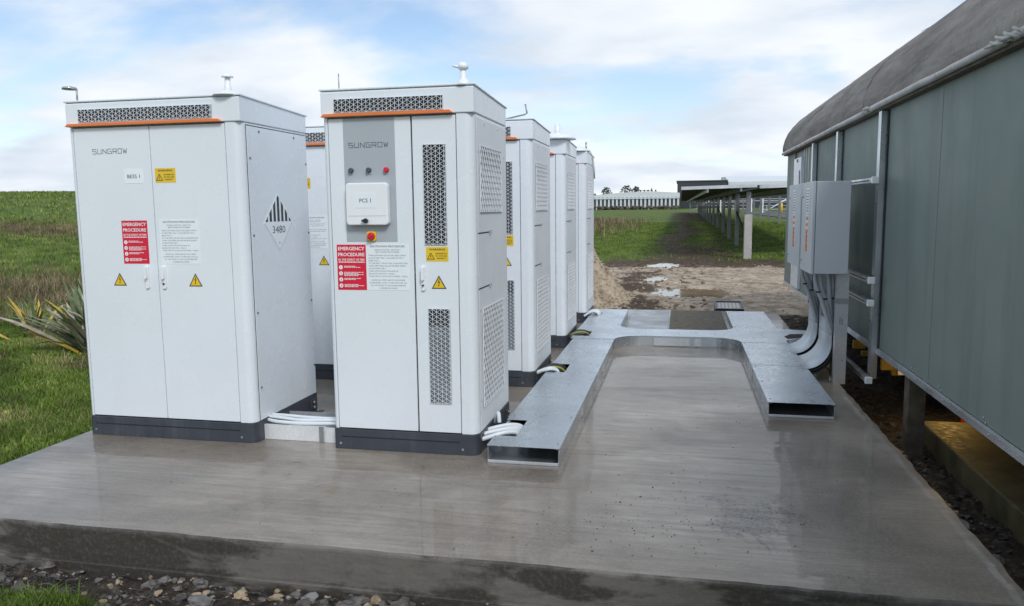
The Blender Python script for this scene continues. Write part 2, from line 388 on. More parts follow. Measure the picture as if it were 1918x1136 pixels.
class MB:
    """collects geometry in world coordinates; build() makes one mesh object"""
    def __init__(s): s.v = []; s.f = []; s.sm = []
    def add(s, vs, fs, smooth=False):
        n = len(s.v); s.v += [tuple(p) for p in vs]; s.f += [tuple(i + n for i in f) for f in fs]; s.sm += [smooth] * len(fs); return s
    def box(s, x0, x1, y0, y1, z0, z1):
        if x0 > x1: x0, x1 = x1, x0
        if y0 > y1: y0, y1 = y1, y0
        if z0 > z1: z0, z1 = z1, z0
        return s.add([(x0, y0, z0), (x1, y0, z0), (x1, y1, z0), (x0, y1, z0), (x0, y0, z1), (x1, y0, z1), (x1, y1, z1), (x0, y1, z1)],
                     [(3, 2, 1, 0), (4, 5, 6, 7), (0, 1, 5, 4), (1, 2, 6, 5), (2, 3, 7, 6), (3, 0, 4, 7)])
    def prism(s, pts, fn, a, b):
        """pts 2-D CCW; fn(u, v, w) -> 3-D; extruded from w=a to w=b"""
        n = len(pts)
        vs = [fn(u, v, a) for u, v in pts] + [fn(u, v, b) for u, v in pts]
        fs = [tuple(range(n - 1, -1, -1)), tuple(range(n, 2 * n))]
        fs += [(i, (i + 1) % n, n + (i + 1) % n, n + i) for i in range(n)]
        return s.add(vs, fs)
    def tube(s, path, r, n=8, cap=True, smooth=True):
        P = [Vector(p) for p in path]; rings = []
        rr = r if isinstance(r, (list, tuple)) else [r] * len(P)
        up = None
        for i, p in enumerate(P):
            d = (P[min(i + 1, len(P) - 1)] - P[max(i - 1, 0)]).normalized()
            if up is None:
                up = Vector((0, 0, 1)) if abs(d.z) < 0.9 else Vector((1, 0, 0))
            a = d.cross(up).normalized(); b = a.cross(d).normalized(); up = b
            rings.append([p + (a * math.cos(2 * math.pi * k / n) + b * math.sin(2 * math.pi * k / n)) * rr[i] for k in range(n)])
        vs = [q for g in rings for q in g]
        fs = [(i * n + k, i * n + (k + 1) % n, (i + 1) * n + (k + 1) % n, (i + 1) * n + k) for i in range(len(P) - 1) for k in range(n)]
        s.add(vs, fs, smooth)
        if cap:
            m = len(s.v) - len(vs)
            s.f += [tuple(m + k for k in range(n - 1, -1, -1)), tuple(m + (len(P) - 1) * n + k for k in range(n))]; s.sm += [False, False]
        return s
    def rock(s, c, r, seed, squash=0.7):
        rr = random.Random(seed); import bmesh
        key = seed % 12
        if key not in ROCKS:
            bm = bmesh.new(); bmesh.ops.create_icosphere(bm, subdivisions=2, radius=1.0)
            ROCKS[key] = ([v.co.copy() for v in bm.verts], [tuple(v.index for v in f.verts) for f in bm.faces]); bm.free()
            o = Vector((key * 7.3, key * 3.1, 0))
            ROCKS[key] = ([p * (0.75 + 0.55 * mnoise.noise(p * 1.1 + o) + 0.18 * mnoise.noise(p * 3.2 + o)) for p in ROCKS[key][0]], ROCKS[key][1])
        vs, fs = ROCKS[key]
        a = rr.uniform(0, 6.28); ca, sa = math.cos(a), math.sin(a)
        sx, sy, sz = r * rr.uniform(.8, 1.3), r * rr.uniform(.7, 1.1), r * squash * rr.uniform(.7, 1.1)
        return s.add([(c[0] + (p.x * ca - p.y * sa) * sx, c[1] + (p.x * sa + p.y * ca) * sy, c[2] + p.z * sz) for p in vs], fs)
    def build(s, name, mat, parent=None, bevel=0.0, center=False, segs=2):
        me = bpy.data.meshes.new(name)
        V = [Vector(p) for p in s.v]
        o = bpy.data.objects.new(name, me); C.objects.link(o)
        if parent is not None:
            base = WL[parent.name]; o.parent = parent; WL[o.name] = base.copy()
        else:
            xs = [p.x for p in V]; ys = [p.y for p in V]; zs = [p.z for p in V]
            base = Vector(((min(xs) + max(xs)) / 2, (min(ys) + max(ys)) / 2, min(zs))) if center else Vector((0, 0, 0))
            o.location = base; WL[o.name] = base
        me.from_pydata([p - base for p in V], [], s.f)
        me.polygons.foreach_set('use_smooth', s.sm)
        me.materials.append(MT[mat] if isinstance(mat, str) else mat)
        if bevel > 0:
            b = o.modifiers.new('bevel', 'BEVEL'); b.width = bevel; b.segments = segs; b.limit_method = 'ANGLE'; b.angle_limit = R(40)
        me.update()
        return o
ROCKS = {}

# face frames: (u, v, d) -> world; d is outwards
def fF(ox, oy, oz=0): return lambda u, v, d: (ox + u, oy - d, oz + v)       # faces the camera side (-Y)
def fR(ox, oy, oz=0): return lambda u, v, d: (ox + d, oy + u, oz + v)       # faces +X
def fL(ox, oy, oz=0): return lambda u, v, d: (ox - d, oy - u, oz + v)       # faces -X
def fbox(mb, fr, u0, u1, v0, v1, d0, d1):
    return mb.prism([(u0, v0), (u1, v0), (u1, v1), (u0, v1)], fr, d0, d1)
def rrect(u0, u1, v0, v1, r, n=4, corners=(1, 1, 1, 1)):
    pts = []
    for (cx, cy, a0, on) in ((u1 - r, v0 + r, -90, corners[1]), (u1 - r, v1 - r, 0, corners[2]), (u0 + r, v1 - r, 90, corners[3]), (u0 + r, v0 + r, 180, corners[0])):
        if on:
            for k in range(n + 1):
                a = R(a0 + 90 * k / n); pts.append((cx + r * math.cos(a), cy + r * math.sin(a)))
        else:
            a = R(a0 + 45); pts.append((cx + math.copysign(r, math.cos(a)), cy + math.copysign(r, math.sin(a))))
    return pts
def bar2(mb, fr, p, q, w, d0, d1, ext=0.0):
    dx, dy = q[0] - p[0], q[1] - p[1]; L = math.hypot(dx, dy)
    if L < 1e-6: return
    dx /= L; dy /= L; nx, ny = -dy * w / 2, dx * w / 2
    p = (p[0] - dx * ext, p[1] - dy * ext); q = (q[0] + dx * ext, q[1] + dy * ext)
    mb.prism([(p[0] - nx, p[1] - ny), (q[0] - nx, q[1] - ny), (q[0] + nx, q[1] + ny), (p[0] + nx, p[1] + ny)], fr, d0, d1)
def clip_line(px, py, dx, dy, u0, u1, v0, v1):
    t0, t1 = -1e9, 1e9
    for p, d, a, b in ((px, dx, u0, u1), (py, dy, v0, v1)):
        if abs(d) < 1e-9:
            if p < a or p > b: return None
            continue
        ta, tb = (a - p) / d, (b - p) / d
        if ta > tb: ta, tb = tb, ta
        t0 = max(t0, ta); t1 = min(t1, tb)
    if t1 - t0 < 1e-4: return None
    return (px + dx * t0, py + dy * t0), (px + dx * t1, py + dy * t1)
def lattice(mb, fr, u0, u1, v0, v1, a=0.024, w=0.0032, d0=-0.002, d1=0.002, vert=True, ang=30):
    if vert:
        k = 0
        while u0 + k * a < u1 - 0.002:
            bar2(mb, fr, (u0 + k * a, v0), (u0 + k * a, v1), w, d0, d1); k += 1
    t = math.tan(R(ang)); step = 2 * a * t
    for sg, e in ((1, 0.0003), (-1, -0.0003)):
        c = -step * (int((u1 - u0) * t / step) + 2)
        while c < (v1 - v0) + (u1 - u0) * t + step:
            r = clip_line(u0, v0 + c, 1, sg * t, u0, u1, v0, v1)
            if r: bar2(mb, fr, r[0], r[1], w, d0 + e, d1 + e)
            c += step

FONT_CACHE = {}
def text_shape(body, spacing=1.0):
    k = (body, spacing)
    if k in FONT_CACHE: return FONT_CACHE[k]
    cu = bpy.data.curves.new('t', 'FONT'); cu.body = body; cu.resolution_u = 2; cu.space_character = spacing
    o = bpy.data.objects.new('t', cu); C.objects.link(o)
    me = bpy.data.meshes.new_from_object(o.evaluated_get(bpy.context.evaluated_depsgraph_get()))
    vs = [(v.co.x, v.co.y) for v in me.vertices]; fs = [tuple(p.vertices) for p in me.polygons]
    bpy.data.objects.remove(o); bpy.data.curves.remove(cu); bpy.data.meshes.remove(me)
    x0 = min(v[0] for v in vs); x1 = max(v[0] for v in vs); y0 = 0.0; y1 = 0.70
    FONT_CACHE[k] = ([(v[0] - x0, v[1]) for v in vs], fs, x1 - x0, y1)
    return FONT_CACHE[k]
def put_text(mb, fr, body, u, v, h, width=None, align='c', d=0.001, spacing=1.0, bold=0):
    vs, fs, w, hh = text_shape(body, spacing)
    sy = h / hh; sx = width / w if width else sy
    off = {'c': -w * sx / 2, 'l': 0, 'r': -w * sx}[align]
    offs = [(0, 0)] if not bold else [(-bold, 0), (bold, 0), (0, bold)]
    for i, (bx, by) in enumerate(offs):
        mb.add([fr(u + off + x * sx + bx, v + y * sy + by, d + i * 0.00012) for x, y in vs], fs)
LOGO = {'S': [[(1, 1), (0, 1), (0, .52), (1, .52), (1, 0), (0, 0)]], 'U': [[(0, 1), (0, 0), (1, 0), (1, 1)]],
        'N': [[(0, 0), (0, 1), (1, 0), (1, 1)]], 'G': [[(1, 1), (0, 1), (0, 0), (1, 0), (1, .5), (.55, .5)]],
        'R': [[(0, 0), (0, 1), (1, 1), (1, .45), (0, .45)], [(.55, .45), (1, 0)]], 'O': [[(0, 0), (1, 0), (1, 1), (0, 1), (0, 0)]],
        'W': [[(0, 1), (.22, 0), (.5, .75), (.78, 0), (1, 1)]]}
def logo(mb, fr, u0, u1, v0, h, d=0.0008):
    word = 'SUNGROW'; cw = (u1 - u0) / (len(word) - 0.25); g = cw * 0.68
    for i, ch in enumerate(word):
        for pl in LOGO[ch]:
            for p, q in zip(pl, pl[1:]):
                bar2(mb, fr, (u0 + i * cw + p[0] * g, v0 + p[1] * h), (u0 + i * cw + q[0] * g, v0 + q[1] * h), 0.0036, 0.0, d, 0.0017)

# ------------------------------------------------------------------ terrain
def sstep(a, b, x):
    t = np.clip((x - a) / (b - a), 0, 1); return t * t * (3 - 2 * t)
_gr = rng.uniform(-1, 1, (64, 64, 2))
_gr /= np.linalg.norm(_gr, axis=2, keepdims=True)
def pnoise(x, y):
    xi = np.floor(x).astype(int); yi = np.floor(y).astype(int); fx = x - xi; fy = y - yi
    def gd(i, j):
        g = _gr[i % 64, j % 64]; return g[..., 0] * (x - i) + g[..., 1] * (y - j)
    u = fx * fx * (3 - 2 * fx); v = fy * fy * (3 - 2 * fy)
    return (gd(xi, yi) * (1 - u) + gd(xi + 1, yi) * u) * (1 - v) + (gd(xi, yi + 1) * (1 - u) + gd(xi + 1, yi + 1) * u) * v
def fbm(x, y, o=4):
    s = 0; a = 1.0
    for k in range(o):
        s = s + a * pnoise(x + 17.3 * k, y - 9.1 * k); x = x * 2.03; y = y * 2.03; a *= 0.5
    return s
SX0, SX1, SY0, SY1 = -4.10, 1.37, 3.19, 11.82
PUD = [(0.22, 16.3, 0.80, 0.85, 0.065), (-0.55, 19.3, 0.26, 0.75, 0.045), (-0.45, 23.7, 0.42, 0.85, 0.06)]
def zones(x, y):
    wob = fbm(x * 0.7, y * 0.7, 4)
    wl = fbm(x * 0.25 + 5, y * 0.25, 3)
    sand = sstep(-3.4, -2.2, x + 0.8 * wob) * sstep(11.2, 11.8, y) * (1 - sstep(22.5, 25.8, y + 2.2 * wob - 0.12 * np.abs(x - 2)))
    sand = sand * (1 - 0.0 * x)
    # muddy track into the field, and a weaker mud band beneath the solar row
    tx = -0.05 + 0.006 * (y - 25) + 0.5 * pnoise(y * 0.13 + 0 * x, y * 0.05 + 4)
    track = np.exp(-((x - tx) / (0.65 + 0.012 * (y - 25))) ** 2) * sstep(21, 24, y) * (1 - sstep(85, 130, y))
    under = np.exp(-((x - 1.4) / 1.2) ** 2) * sstep(22, 25, y) * (1 - sstep(60, 100, y)) * 0.42
    mud = np.clip((track * 0.85 + under) * (0.85 + 1.9 * wob), 0, 1)
    rim = np.exp(-((y - 24.4 + 2.4 * wob) / 2.0) ** 2) * sstep(-3, -2, x) * 0.8
    rim = np.maximum(rim, np.exp(-((x - 0.5) / 1.9) ** 2) * np.exp(-((y - 27.5 + 4 * wob) / 5.0) ** 2) * 0.9)
    mleft = np.exp(-((x + 0.95) / 0.65) ** 2) * sstep(11.5, 13, y) * (1 - sstep(18, 25, y)) * (0.8 + 1.2 * wob)
    mud = np.clip(np.maximum(np.maximum(mud, rim), mleft), 0, 1)
    # dark wet soil: trench by the shed, strip in front of the pad
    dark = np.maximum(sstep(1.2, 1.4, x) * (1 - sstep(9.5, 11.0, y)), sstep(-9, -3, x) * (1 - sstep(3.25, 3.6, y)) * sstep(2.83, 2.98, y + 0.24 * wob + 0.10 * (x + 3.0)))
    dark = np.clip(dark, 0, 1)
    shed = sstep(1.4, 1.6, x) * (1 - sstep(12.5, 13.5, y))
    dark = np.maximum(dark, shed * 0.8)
    # dry bands in the left field
    left = sstep(-4.6, -6.5, x) if False else 1 - sstep(-6.5, -4.8, x)
    band = np.exp(-((y - (12.5 + 0.12 * (x + 8)) + 1.3 * wob) / 2.1) ** 2) + 0.85 * np.exp(-((y - 24.5 + 1.5 * wob) / 2.0) ** 2)
    spot = sstep(0.15, 0.5, fbm(x * 0.9 + 40, y * 0.9, 4)) * (1 - sstep(14, 20, y)) * 0.8
    cband = np.exp(-((x + 7.0) / 3.0) ** 2) * sstep(34, 40, y) * (1 - sstep(60, 75, y)) * 0.8 * (0.7 + wob)
    dry = np.clip((band * (0.9 + 1.1 * wob) + spot) * left * (y > 0) + cband, 0, 1)
    return sand * (1 - dark), mud * (1 - dark), dark, dry * (1 - dark) * (1 - sand)
def ground_z(x, y, detail=True):
    x = np.asarray(x, float); y = np.asarray(y, float)
    z = np.full(np.broadcast(x, y).shape, -0.20)
    z = z + 0.0235 * np.clip(y - 25, 0, 15) + 0.0072 * np.clip(y - 40, 0, 160)
    w = sstep(0.22, 0.62, -x / np.maximum(y + 5, 1)) * (y > -5)
    d = np.hypot(x, y)
    z = z + w * (0.050 * np.clip(d - 11, 0, 70) - 0.02 * np.clip(d - 60, 0, 21))
    # banks against the left edge of the pad
    z = z + 0.13 * (1 - sstep(-5.2, -4.1, x) * 0.0) * (1 - sstep(-4.2, -4.0, x)) * sstep(3.0, 4.2, y) * (1 - sstep(11, 20, d))
    z = z - 0.12 * sstep(1.36, 1.55, x) * (1 - sstep(9.5, 11.5, y))
    for px, py, rx, ry, dp in PUD:
        z = z - dp * np.exp(-(((x - px) / rx) ** 2 + ((y - py) / ry) ** 2) ** 1.5)
    if detail:
        sa, mu, da, dr = zones(x, y)
        n = fbm(x * 1.9, y * 1.9, 4); nf = fbm(x * 7, y * 7, 3)
        n3 = fbm(x * 0.35 + 9, y * 0.35, 3)
        near = 1 - sstep(30, 60, d)
        z = z + near * (0.02 * n + (0.022 * mu + 0.030 * sa + 0.05 * da + 0.02 * dr) * nf + 0.03 * mu * n) + 0.05 * n3 * sstep(14, 30, d)
        z = z + 0.10 * near * dr * np.clip(n, 0, 1)
        inside = (x > SX0 - .06) & (x < SX1 + .06) & (y > SY0 - .06) & (y < SY1 + .06)
        z = np.where(inside, np.minimum(z, -0.24), z)
        z = np.where((y < SY0) & (y > 2.0), np.minimum(z, -0.15), z)
        z = np.where((x > SX1) & (y < 10), np.minimum(z, -0.2), z)
    return z
def gz(x, y): return float(ground_z(np.array([x]), np.array([y]))[0])

def graded(lo, a, b, hi, fine, growth=1.09):
    m = list(np.arange(a, b + 1e-6, fine)); s = fine; p = m[-1]
    while p < hi: s *= growth; p += s; m.append(p)
    s = fine; p = m[0]; pre = []
    while p > lo: s *= growth; p -= s; pre.append(p)
    return np.array(pre[::-1] + m)
xs = graded(-900, -7.5, 3.2, 900, 0.05, 1.05)
ys = graded(-60, 2.4, 12.5, 30, 0.05, 1.010)
ys = np.concatenate([ys[(ys < 2.4)][::3], ys[ys >= 2.4]])
_p = ys[-1]; _s = ys[-1] - ys[-2]; _l = []
while _p < 1400: _s *= 1.05; _p += _s; _l.append(_p)
ys = np.concatenate([ys, _l])
GX, GY = np.meshgrid(xs, ys)
GZ = ground_z(GX, GY)
nx_, ny_ = len(xs), len(ys)
me = bpy.data.meshes.new('ground')
co = np.stack([GX, GY, GZ], -1).reshape(-1, 3)
idx = np.arange(nx_ * ny_).reshape(ny_, nx_)
q = np.stack([idx[:-1, :-1], idx[:-1, 1:], idx[1:, 1:], idx[1:, :-1]], -1).reshape(-1, 4)
def fill_mesh(me, co, q):
    me.vertices.add(len(co)); me.vertices.foreach_set('co', np.ascontiguousarray(co, dtype=np.float32).ravel())
    k = q.shape[1]
    me.loops.add(q.size); me.loops.foreach_set('vertex_index', np.ascontiguousarray(q, dtype=np.int32).ravel())
    me.polygons.add(len(q)); me.polygons.foreach_set('loop_start', np.arange(0, q.size, k, dtype=np.int32))
    me.update(calc_edges=True)
fill_mesh(me, co, q)
me.polygons.foreach_set('use_smooth', np.ones(len(q), bool))
for nm, arr in zip(('sand', 'mud', 'dark', 'dry'), zones(GX, GY)):
    a = me.attributes.new(nm, 'FLOAT', 'POINT'); a.data.foreach_set('value', np.ascontiguousarray(arr, dtype=np.float32).ravel())
me.materials.append(MT['ground'])
go = bpy.data.objects.new('ground', me); C.objects.link(go); tag(go, kind='structure')

# ------------------------------------------------------------------ concrete pad
def edge_x(y):   # right edge, broken away near the front
    e = SX1 + 0.004 * math.sin(9 * y) + 0.005 * math.sin(23 * y + 1)
    return e
mb = MB()
NY = 90
yy = [SY0 + (SY1 - SY0) * k / NY for k in range(NY + 1)]
def slab_top():
    xsn = [SX0 + (SX1 - SX0) * k / 60 for k in range(61)]
    vs = []; fs = []
    for j, y in enumerate(yy):
        for i, x in enumerate(xsn):
            X = x if i < 60 else edge_x(y)
            Y = y if j > 0 else SY0 + 0.004 * math.sin(7 * x) + 0.003 * math.sin(31 * x)
            vs.append((X, Y, 0.0))
    for j in range(NY):
        for i in range(60):
            a = j * 61 + i; fs.append((a, a + 1, a + 62, a + 61))
    return vs, fs
vs, fs = slab_top()
top = MB(); top.add(vs, fs)
slab = top.build('concrete_pad', 'conc'); tag(slab, kind='structure')
# worn rounded arris + side faces (own material: damp cast edge)
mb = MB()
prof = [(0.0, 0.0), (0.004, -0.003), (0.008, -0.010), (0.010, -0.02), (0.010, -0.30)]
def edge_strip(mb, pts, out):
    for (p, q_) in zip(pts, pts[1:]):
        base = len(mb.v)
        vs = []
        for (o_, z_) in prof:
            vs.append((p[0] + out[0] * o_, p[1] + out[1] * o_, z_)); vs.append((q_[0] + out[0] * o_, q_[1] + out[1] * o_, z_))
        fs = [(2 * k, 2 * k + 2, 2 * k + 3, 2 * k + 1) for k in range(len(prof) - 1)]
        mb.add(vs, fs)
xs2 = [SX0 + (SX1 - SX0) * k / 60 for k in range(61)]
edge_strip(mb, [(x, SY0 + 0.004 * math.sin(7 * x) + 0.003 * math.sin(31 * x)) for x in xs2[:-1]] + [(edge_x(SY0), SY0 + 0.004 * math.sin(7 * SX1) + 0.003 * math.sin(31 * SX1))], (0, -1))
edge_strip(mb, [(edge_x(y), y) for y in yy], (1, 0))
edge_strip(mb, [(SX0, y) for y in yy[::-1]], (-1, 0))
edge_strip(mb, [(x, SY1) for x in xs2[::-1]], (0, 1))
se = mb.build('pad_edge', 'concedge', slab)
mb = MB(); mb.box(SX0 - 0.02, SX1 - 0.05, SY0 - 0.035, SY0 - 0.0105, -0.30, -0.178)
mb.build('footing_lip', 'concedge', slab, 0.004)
# rough broken flake on the right edge
mb = MB()
for k in range(26):
    y = 4.12 + 0.05 * k; mb.rock((SX1 + 0.012, y, -0.030), 0.018 + 0.014 * math.sin(k * .12 * math.pi) + random.uniform(-.006, .006), k * 5 + 3, 0.75)
mb.build('broken_edge', 'chip', slab)

# ------------------------------------------------------------------ signs and small fittings shared by the cabinets
def warn_triangle(parent, fr, cu, cv, s):
    h = s * 0.87
    t = MB(); t.prism([(cu - s / 2, cv - h / 2), (cu + s / 2, cv - h / 2), (cu, cv + h / 2)], fr, 0.0, 0.0012)
    o = t.build('hazard_triangle', 'ink', parent)
    k = 0.78; y0 = cv - h / 2 + s * 0.062
    t = MB(); t.prism([(cu - s / 2 * k, y0), (cu + s / 2 * k, y0), (cu, y0 + h * k)], fr, 0.0013, 0.0018); t.build('yellow_face', 'yellow', o)
    t = MB(); b = [(0.02, .36), (-.12, .02), (-.01, .04), (-.05, -.24), (-.09, -.2), (-.03, -.34), (.06, -.22), (.0, -.22), (.1, .12), (.0, .10), (.08, .36)]
    t.prism([(cu + p[0] * s * .72, cv - 0.05 * s + p[1] * s * .72) for p in b[::-1]], fr, 0.0019, 0.0023); t.build('bolt_symbol', 'ink', o)
def warning_sign(parent, fr, u0, u1, v0, v1):
    w = u1 - u0; h = v1 - v0
    t = MB(); t.prism(rrect(u0, u1, v0, v1, 0.004, 2), fr, 0.0, 0.0012); o = t.build('warning_sign', 'yellow', parent)
    t = MB()
    put_text(t, fr, 'WARNING', (u0 + u1) / 2, v0 + h * .76, h * .135, w * .72, d=0.0016, bold=0.0006)
    for i, s in enumerate(('DANGEROUS', 'DC VOLTAGE', 'PRESENT')):
        put_text(t, fr, s, u0 + w * .68, v0 + h * (.50 - .17 * i), h * .10, w * (.50 if i < 2 else .4), d=0.0016, bold=0.0003)
    t.build('lettering', 'ink', o)
    t = MB(); cu = u0 + w * .21; cv = v0 + h * .36; s = h * .5
    A, B, D = (cu - s / 2, cv - s * .4), (cu + s / 2, cv - s * .4), (cu, cv + s * .45)
    for p, q_ in ((A, B), (B, D), (D, A)): bar2(t, fr, p, q_, s * .09, 0.0014, 0.0018, s * .03)
    bar2(t, fr, (cu, cv + s * .15), (cu - s * .05, cv - s * .05), s * .08, 0.0014, 0.0018); bar2(t, fr, (cu + s * .03, cv - s * .02), (cu, cv - s * .28), s * .08, 0.0014, 0.0018)
    t.build('triangle_symbol', 'ink', o)
def greek(t, fr, u0, u1, v, h, seed, d=0.0016):
    rr = random.Random(seed); u = u0
    while u < u1:
        w = min(rr.uniform(.006, .02), u1 - u)
        if w > .002: bar2(t, fr, (u, v + h / 2), (u + w, v + h / 2), h, 0.0014, d)
        u += w + 0.003
def emergency_sign(parent, fr, u0, u1, v0, v1):
    w = u1 - u0; h = v1 - v0; cu = (u0 + u1) / 2
    t = MB(); fbox(t, fr, u0, u1, v0, v1, 0, 0.0012); o = t.build('emergency_procedure_sign', 'red', parent)
    t = MB()
    put_text(t, fr, 'EMERGENCY', cu, v0 + h * .875, h * .075, w * .90, d=0.0016, bold=0.0009)
    put_text(t, fr, 'PROCEDURE', cu, v0 + h * .745, h * .075, w * .90, d=0.0016, bold=0.0009)
    put_text(t, fr, 'IN THE EVENT OF FIRE', cu, v0 + h * .645, h * .048, w * .90, d=0.0016, bold=0.0004)
    greek(t, fr, u0 + w * .05, u1 - w * .05, v0 + h * .605, h * .022, 5)
    for i in range(4):
        cy = v0 + h * (.50 - .135 * i)
        n = 14; t.prism([(u0 + w * .12 + w * .068 * math.cos(2 * math.pi * k / n), cy + w * .068 * math.sin(2 * math.pi * k / n)) for k in range(n)], fr, 0.0014, 0.0018)
        for j in range((2, 4, 2, 3)[i]):
            greek(t, fr, u0 + w * .23, u0 + w * (.62 + .28 * ((i * 3 + j * 2) % 4) / 3), cy + h * (.018 - .024 * j), h * .014, i * 7 + j)
    t.build('lettering', 'white', o)
    t = MB()
    for i in range(4): put_text(t, fr, str(i + 1), u0 + w * .12, v0 + h * (.50 - .135 * i) - w * .035, w * .07, d=0.0022, bold=0.0003)
    t.build('numerals', 'red', o)
SHUT = ['TURN OFF MAIN ISOLATOR GRID SUPPLY', 'AT BATTERY DB 1 LOCATED BY PCS 1', 'AND PCS 2.', 'TO THE EAST, UPON THIS CONCRETE PAD,', 'TURN OFF MAIN ISOLATOR BESS SUPPLY',
        'AT BATTERY DB 1.', 'TURN OFF AC ISOLATOR AND DC', 'ISOLATOR ON PCS 1 AND 2.', 'TURN OFF DC ISOLATOR ON BESS 1 AND 2.']
def shutdown_sign(parent, fr, u0, u1, v0, v1):
    w = u1 - u0; h = v1 - v0; cu = (u0 + u1) / 2
    t = MB(); fbox(t, fr, u0, u1, v0, v1, 0, 0.0012); o = t.build('shutdown_procedure_sign', 'paper', parent)
    t = MB(); L = h * .030
    put_text(t, fr, 'SHUTDOWN PROCEDURE', cu, v0 + h * .925, h * .040, w * .80, d=0.0016, bold=0.0003)
    put_text(t, fr, 'PLEASE NOTE PCS 1 AND PCS 2', cu, v0 + h * .855, L, w * .60, d=0.0016)
    put_text(t, fr, 'ARE CONNECTED IN SERIES.', cu, v0 + h * .807, L, w * .56, d=0.0016)
    for i, s in enumerate(SHUT):
        put_text(t, fr, s, u0 + w * .05, v0 + h * (.735 - .056 * i), L, min(w * .92, w * .026 * len(s)), 'l', d=0.0016)
    for i, s in enumerate(('ONCE ALL STEPS ABOVE HAVE BEEN', 'COMPLETED, WAIT 15 MINUTES FOR ALL', 'DC VOLTAGES TO DISCHARGE BEFORE', 'COMMENCING WORKS')):
        put_text(t, fr, s, cu, v0 + h * (.205 - .058 * i), L, min(w * .92, w * .026 * len(s)), d=0.0016)
    t.build('lettering', 'softink', o)
def handle(parent, fr, u, v0, v1, key=True):
    w = 0.026
    t = MB(); t.prism(rrect(u - w / 2, u + w / 2, v0, v1, 0.010, 3), fr, 0.0, 0.012); o = t.build('door_handle', 'white', parent, 0.002)
    t = MB(); t.prism(rrect(u - w * .36, u + w * .36, v0 + (v1 - v0) * .42, v1 - 0.006, 0.007, 3), fr, 0.013, 0.030); t.build('lever', 'white', o, 0.002)
    if key:
        t = MB(); t.tube([fr(u, v0 + 0.035, 0.0125), fr(u, v0 + 0.035, 0.022)], 0.006, 10); t.build('lock', 'blk', o)
def diamond_sign(parent, fr, cu, cv, r):
    t = MB(); t.prism([(cu, cv - r), (cu + r, cv), (cu, cv + r), (cu - r, cv)], fr, 0, 0.0012); o = t.build('hazard_diamond', 'paper', parent)
    t = MB(); q_ = r * .93; e = 0.003
    P = [(cu, cv - q_), (cu + q_, cv), (cu, cv + q_), (cu - q_, cv)]
    for i in range(2): bar2(t, fr, (P[0], P[1])[i] if i == 0 else P[0], (P[1], P[3])[i], .002, 0.0013, 0.0016)
    put_text(t, fr, '3480', cu, cv - r * .34, r * .25, r * .86, d=0.0016)
    put_text(t, fr, '9', cu, cv - r * .74, r * .11, d=0.0016)
    for i in range(-3, 4):
        x = i * r * .262; hw = r * .075
        lo = cv + r * .05
        def hi(u): return cv + q_ - abs(u)
        a, b = x - hw, x + hw
        pts = [(cu + a, lo), (cu + b, lo), (cu + b, hi(b))]
        if a < 0 < b: pts.append((cu, hi(0)))
        pts.append((cu + a, hi(a)))
        pts = [(p[0], max(p[1], lo)) for p in pts]
        t.prism(pts, fr, 0.0013, 0.0017)
    t.build('stripes_and_number', 'ink', o)
def screw(t, fr, u, v, r=0.006, d=0.004):
    t.tube([fr(u, v, -0.002), fr(u, v, d)], r, 8)

H_PL, H_B, H_T = 0.137, 2.112, 2.282
def body_outline(W, D, lc, rc, r, rec):
    """plan outline CCW seen from above; front recess for the doors"""
    pts = [(lc, 0.0), (lc, rec), (W - rc, rec), (W - rc, 0.0)]
    n = 7
    pts += [(W - r + r * math.sin(R(90 * k / n)), r - r * math.cos(R(90 * k / n))) for k in range(n + 1)]
    pts += [(W, D), (0, D)]
    r2 = min(r, lc * 0.9)
    pts += [(r2 - r2 * math.cos(R(90 * k / n)), r2 - r2 * math.sin(R(90 * k / n))) for k in range(n + 1)]
    return pts
def full_outline(W, D, r, g=0.0):
    n = 7; W2 = W + g
    pts = [(W2 - r + r * math.sin(R(90 * k / n)), -g + r - r * math.cos(R(90 * k / n))) for k in range(n + 1)]
    pts += [(W2, D), (-g, D)]
    r2 = .03
    pts += [(-g + r2 - r2 * math.cos(R(90 * k / n)), -g + r2 - r2 * math.sin(R(90 * k / n))) for k in range(n + 1)]
    return pts
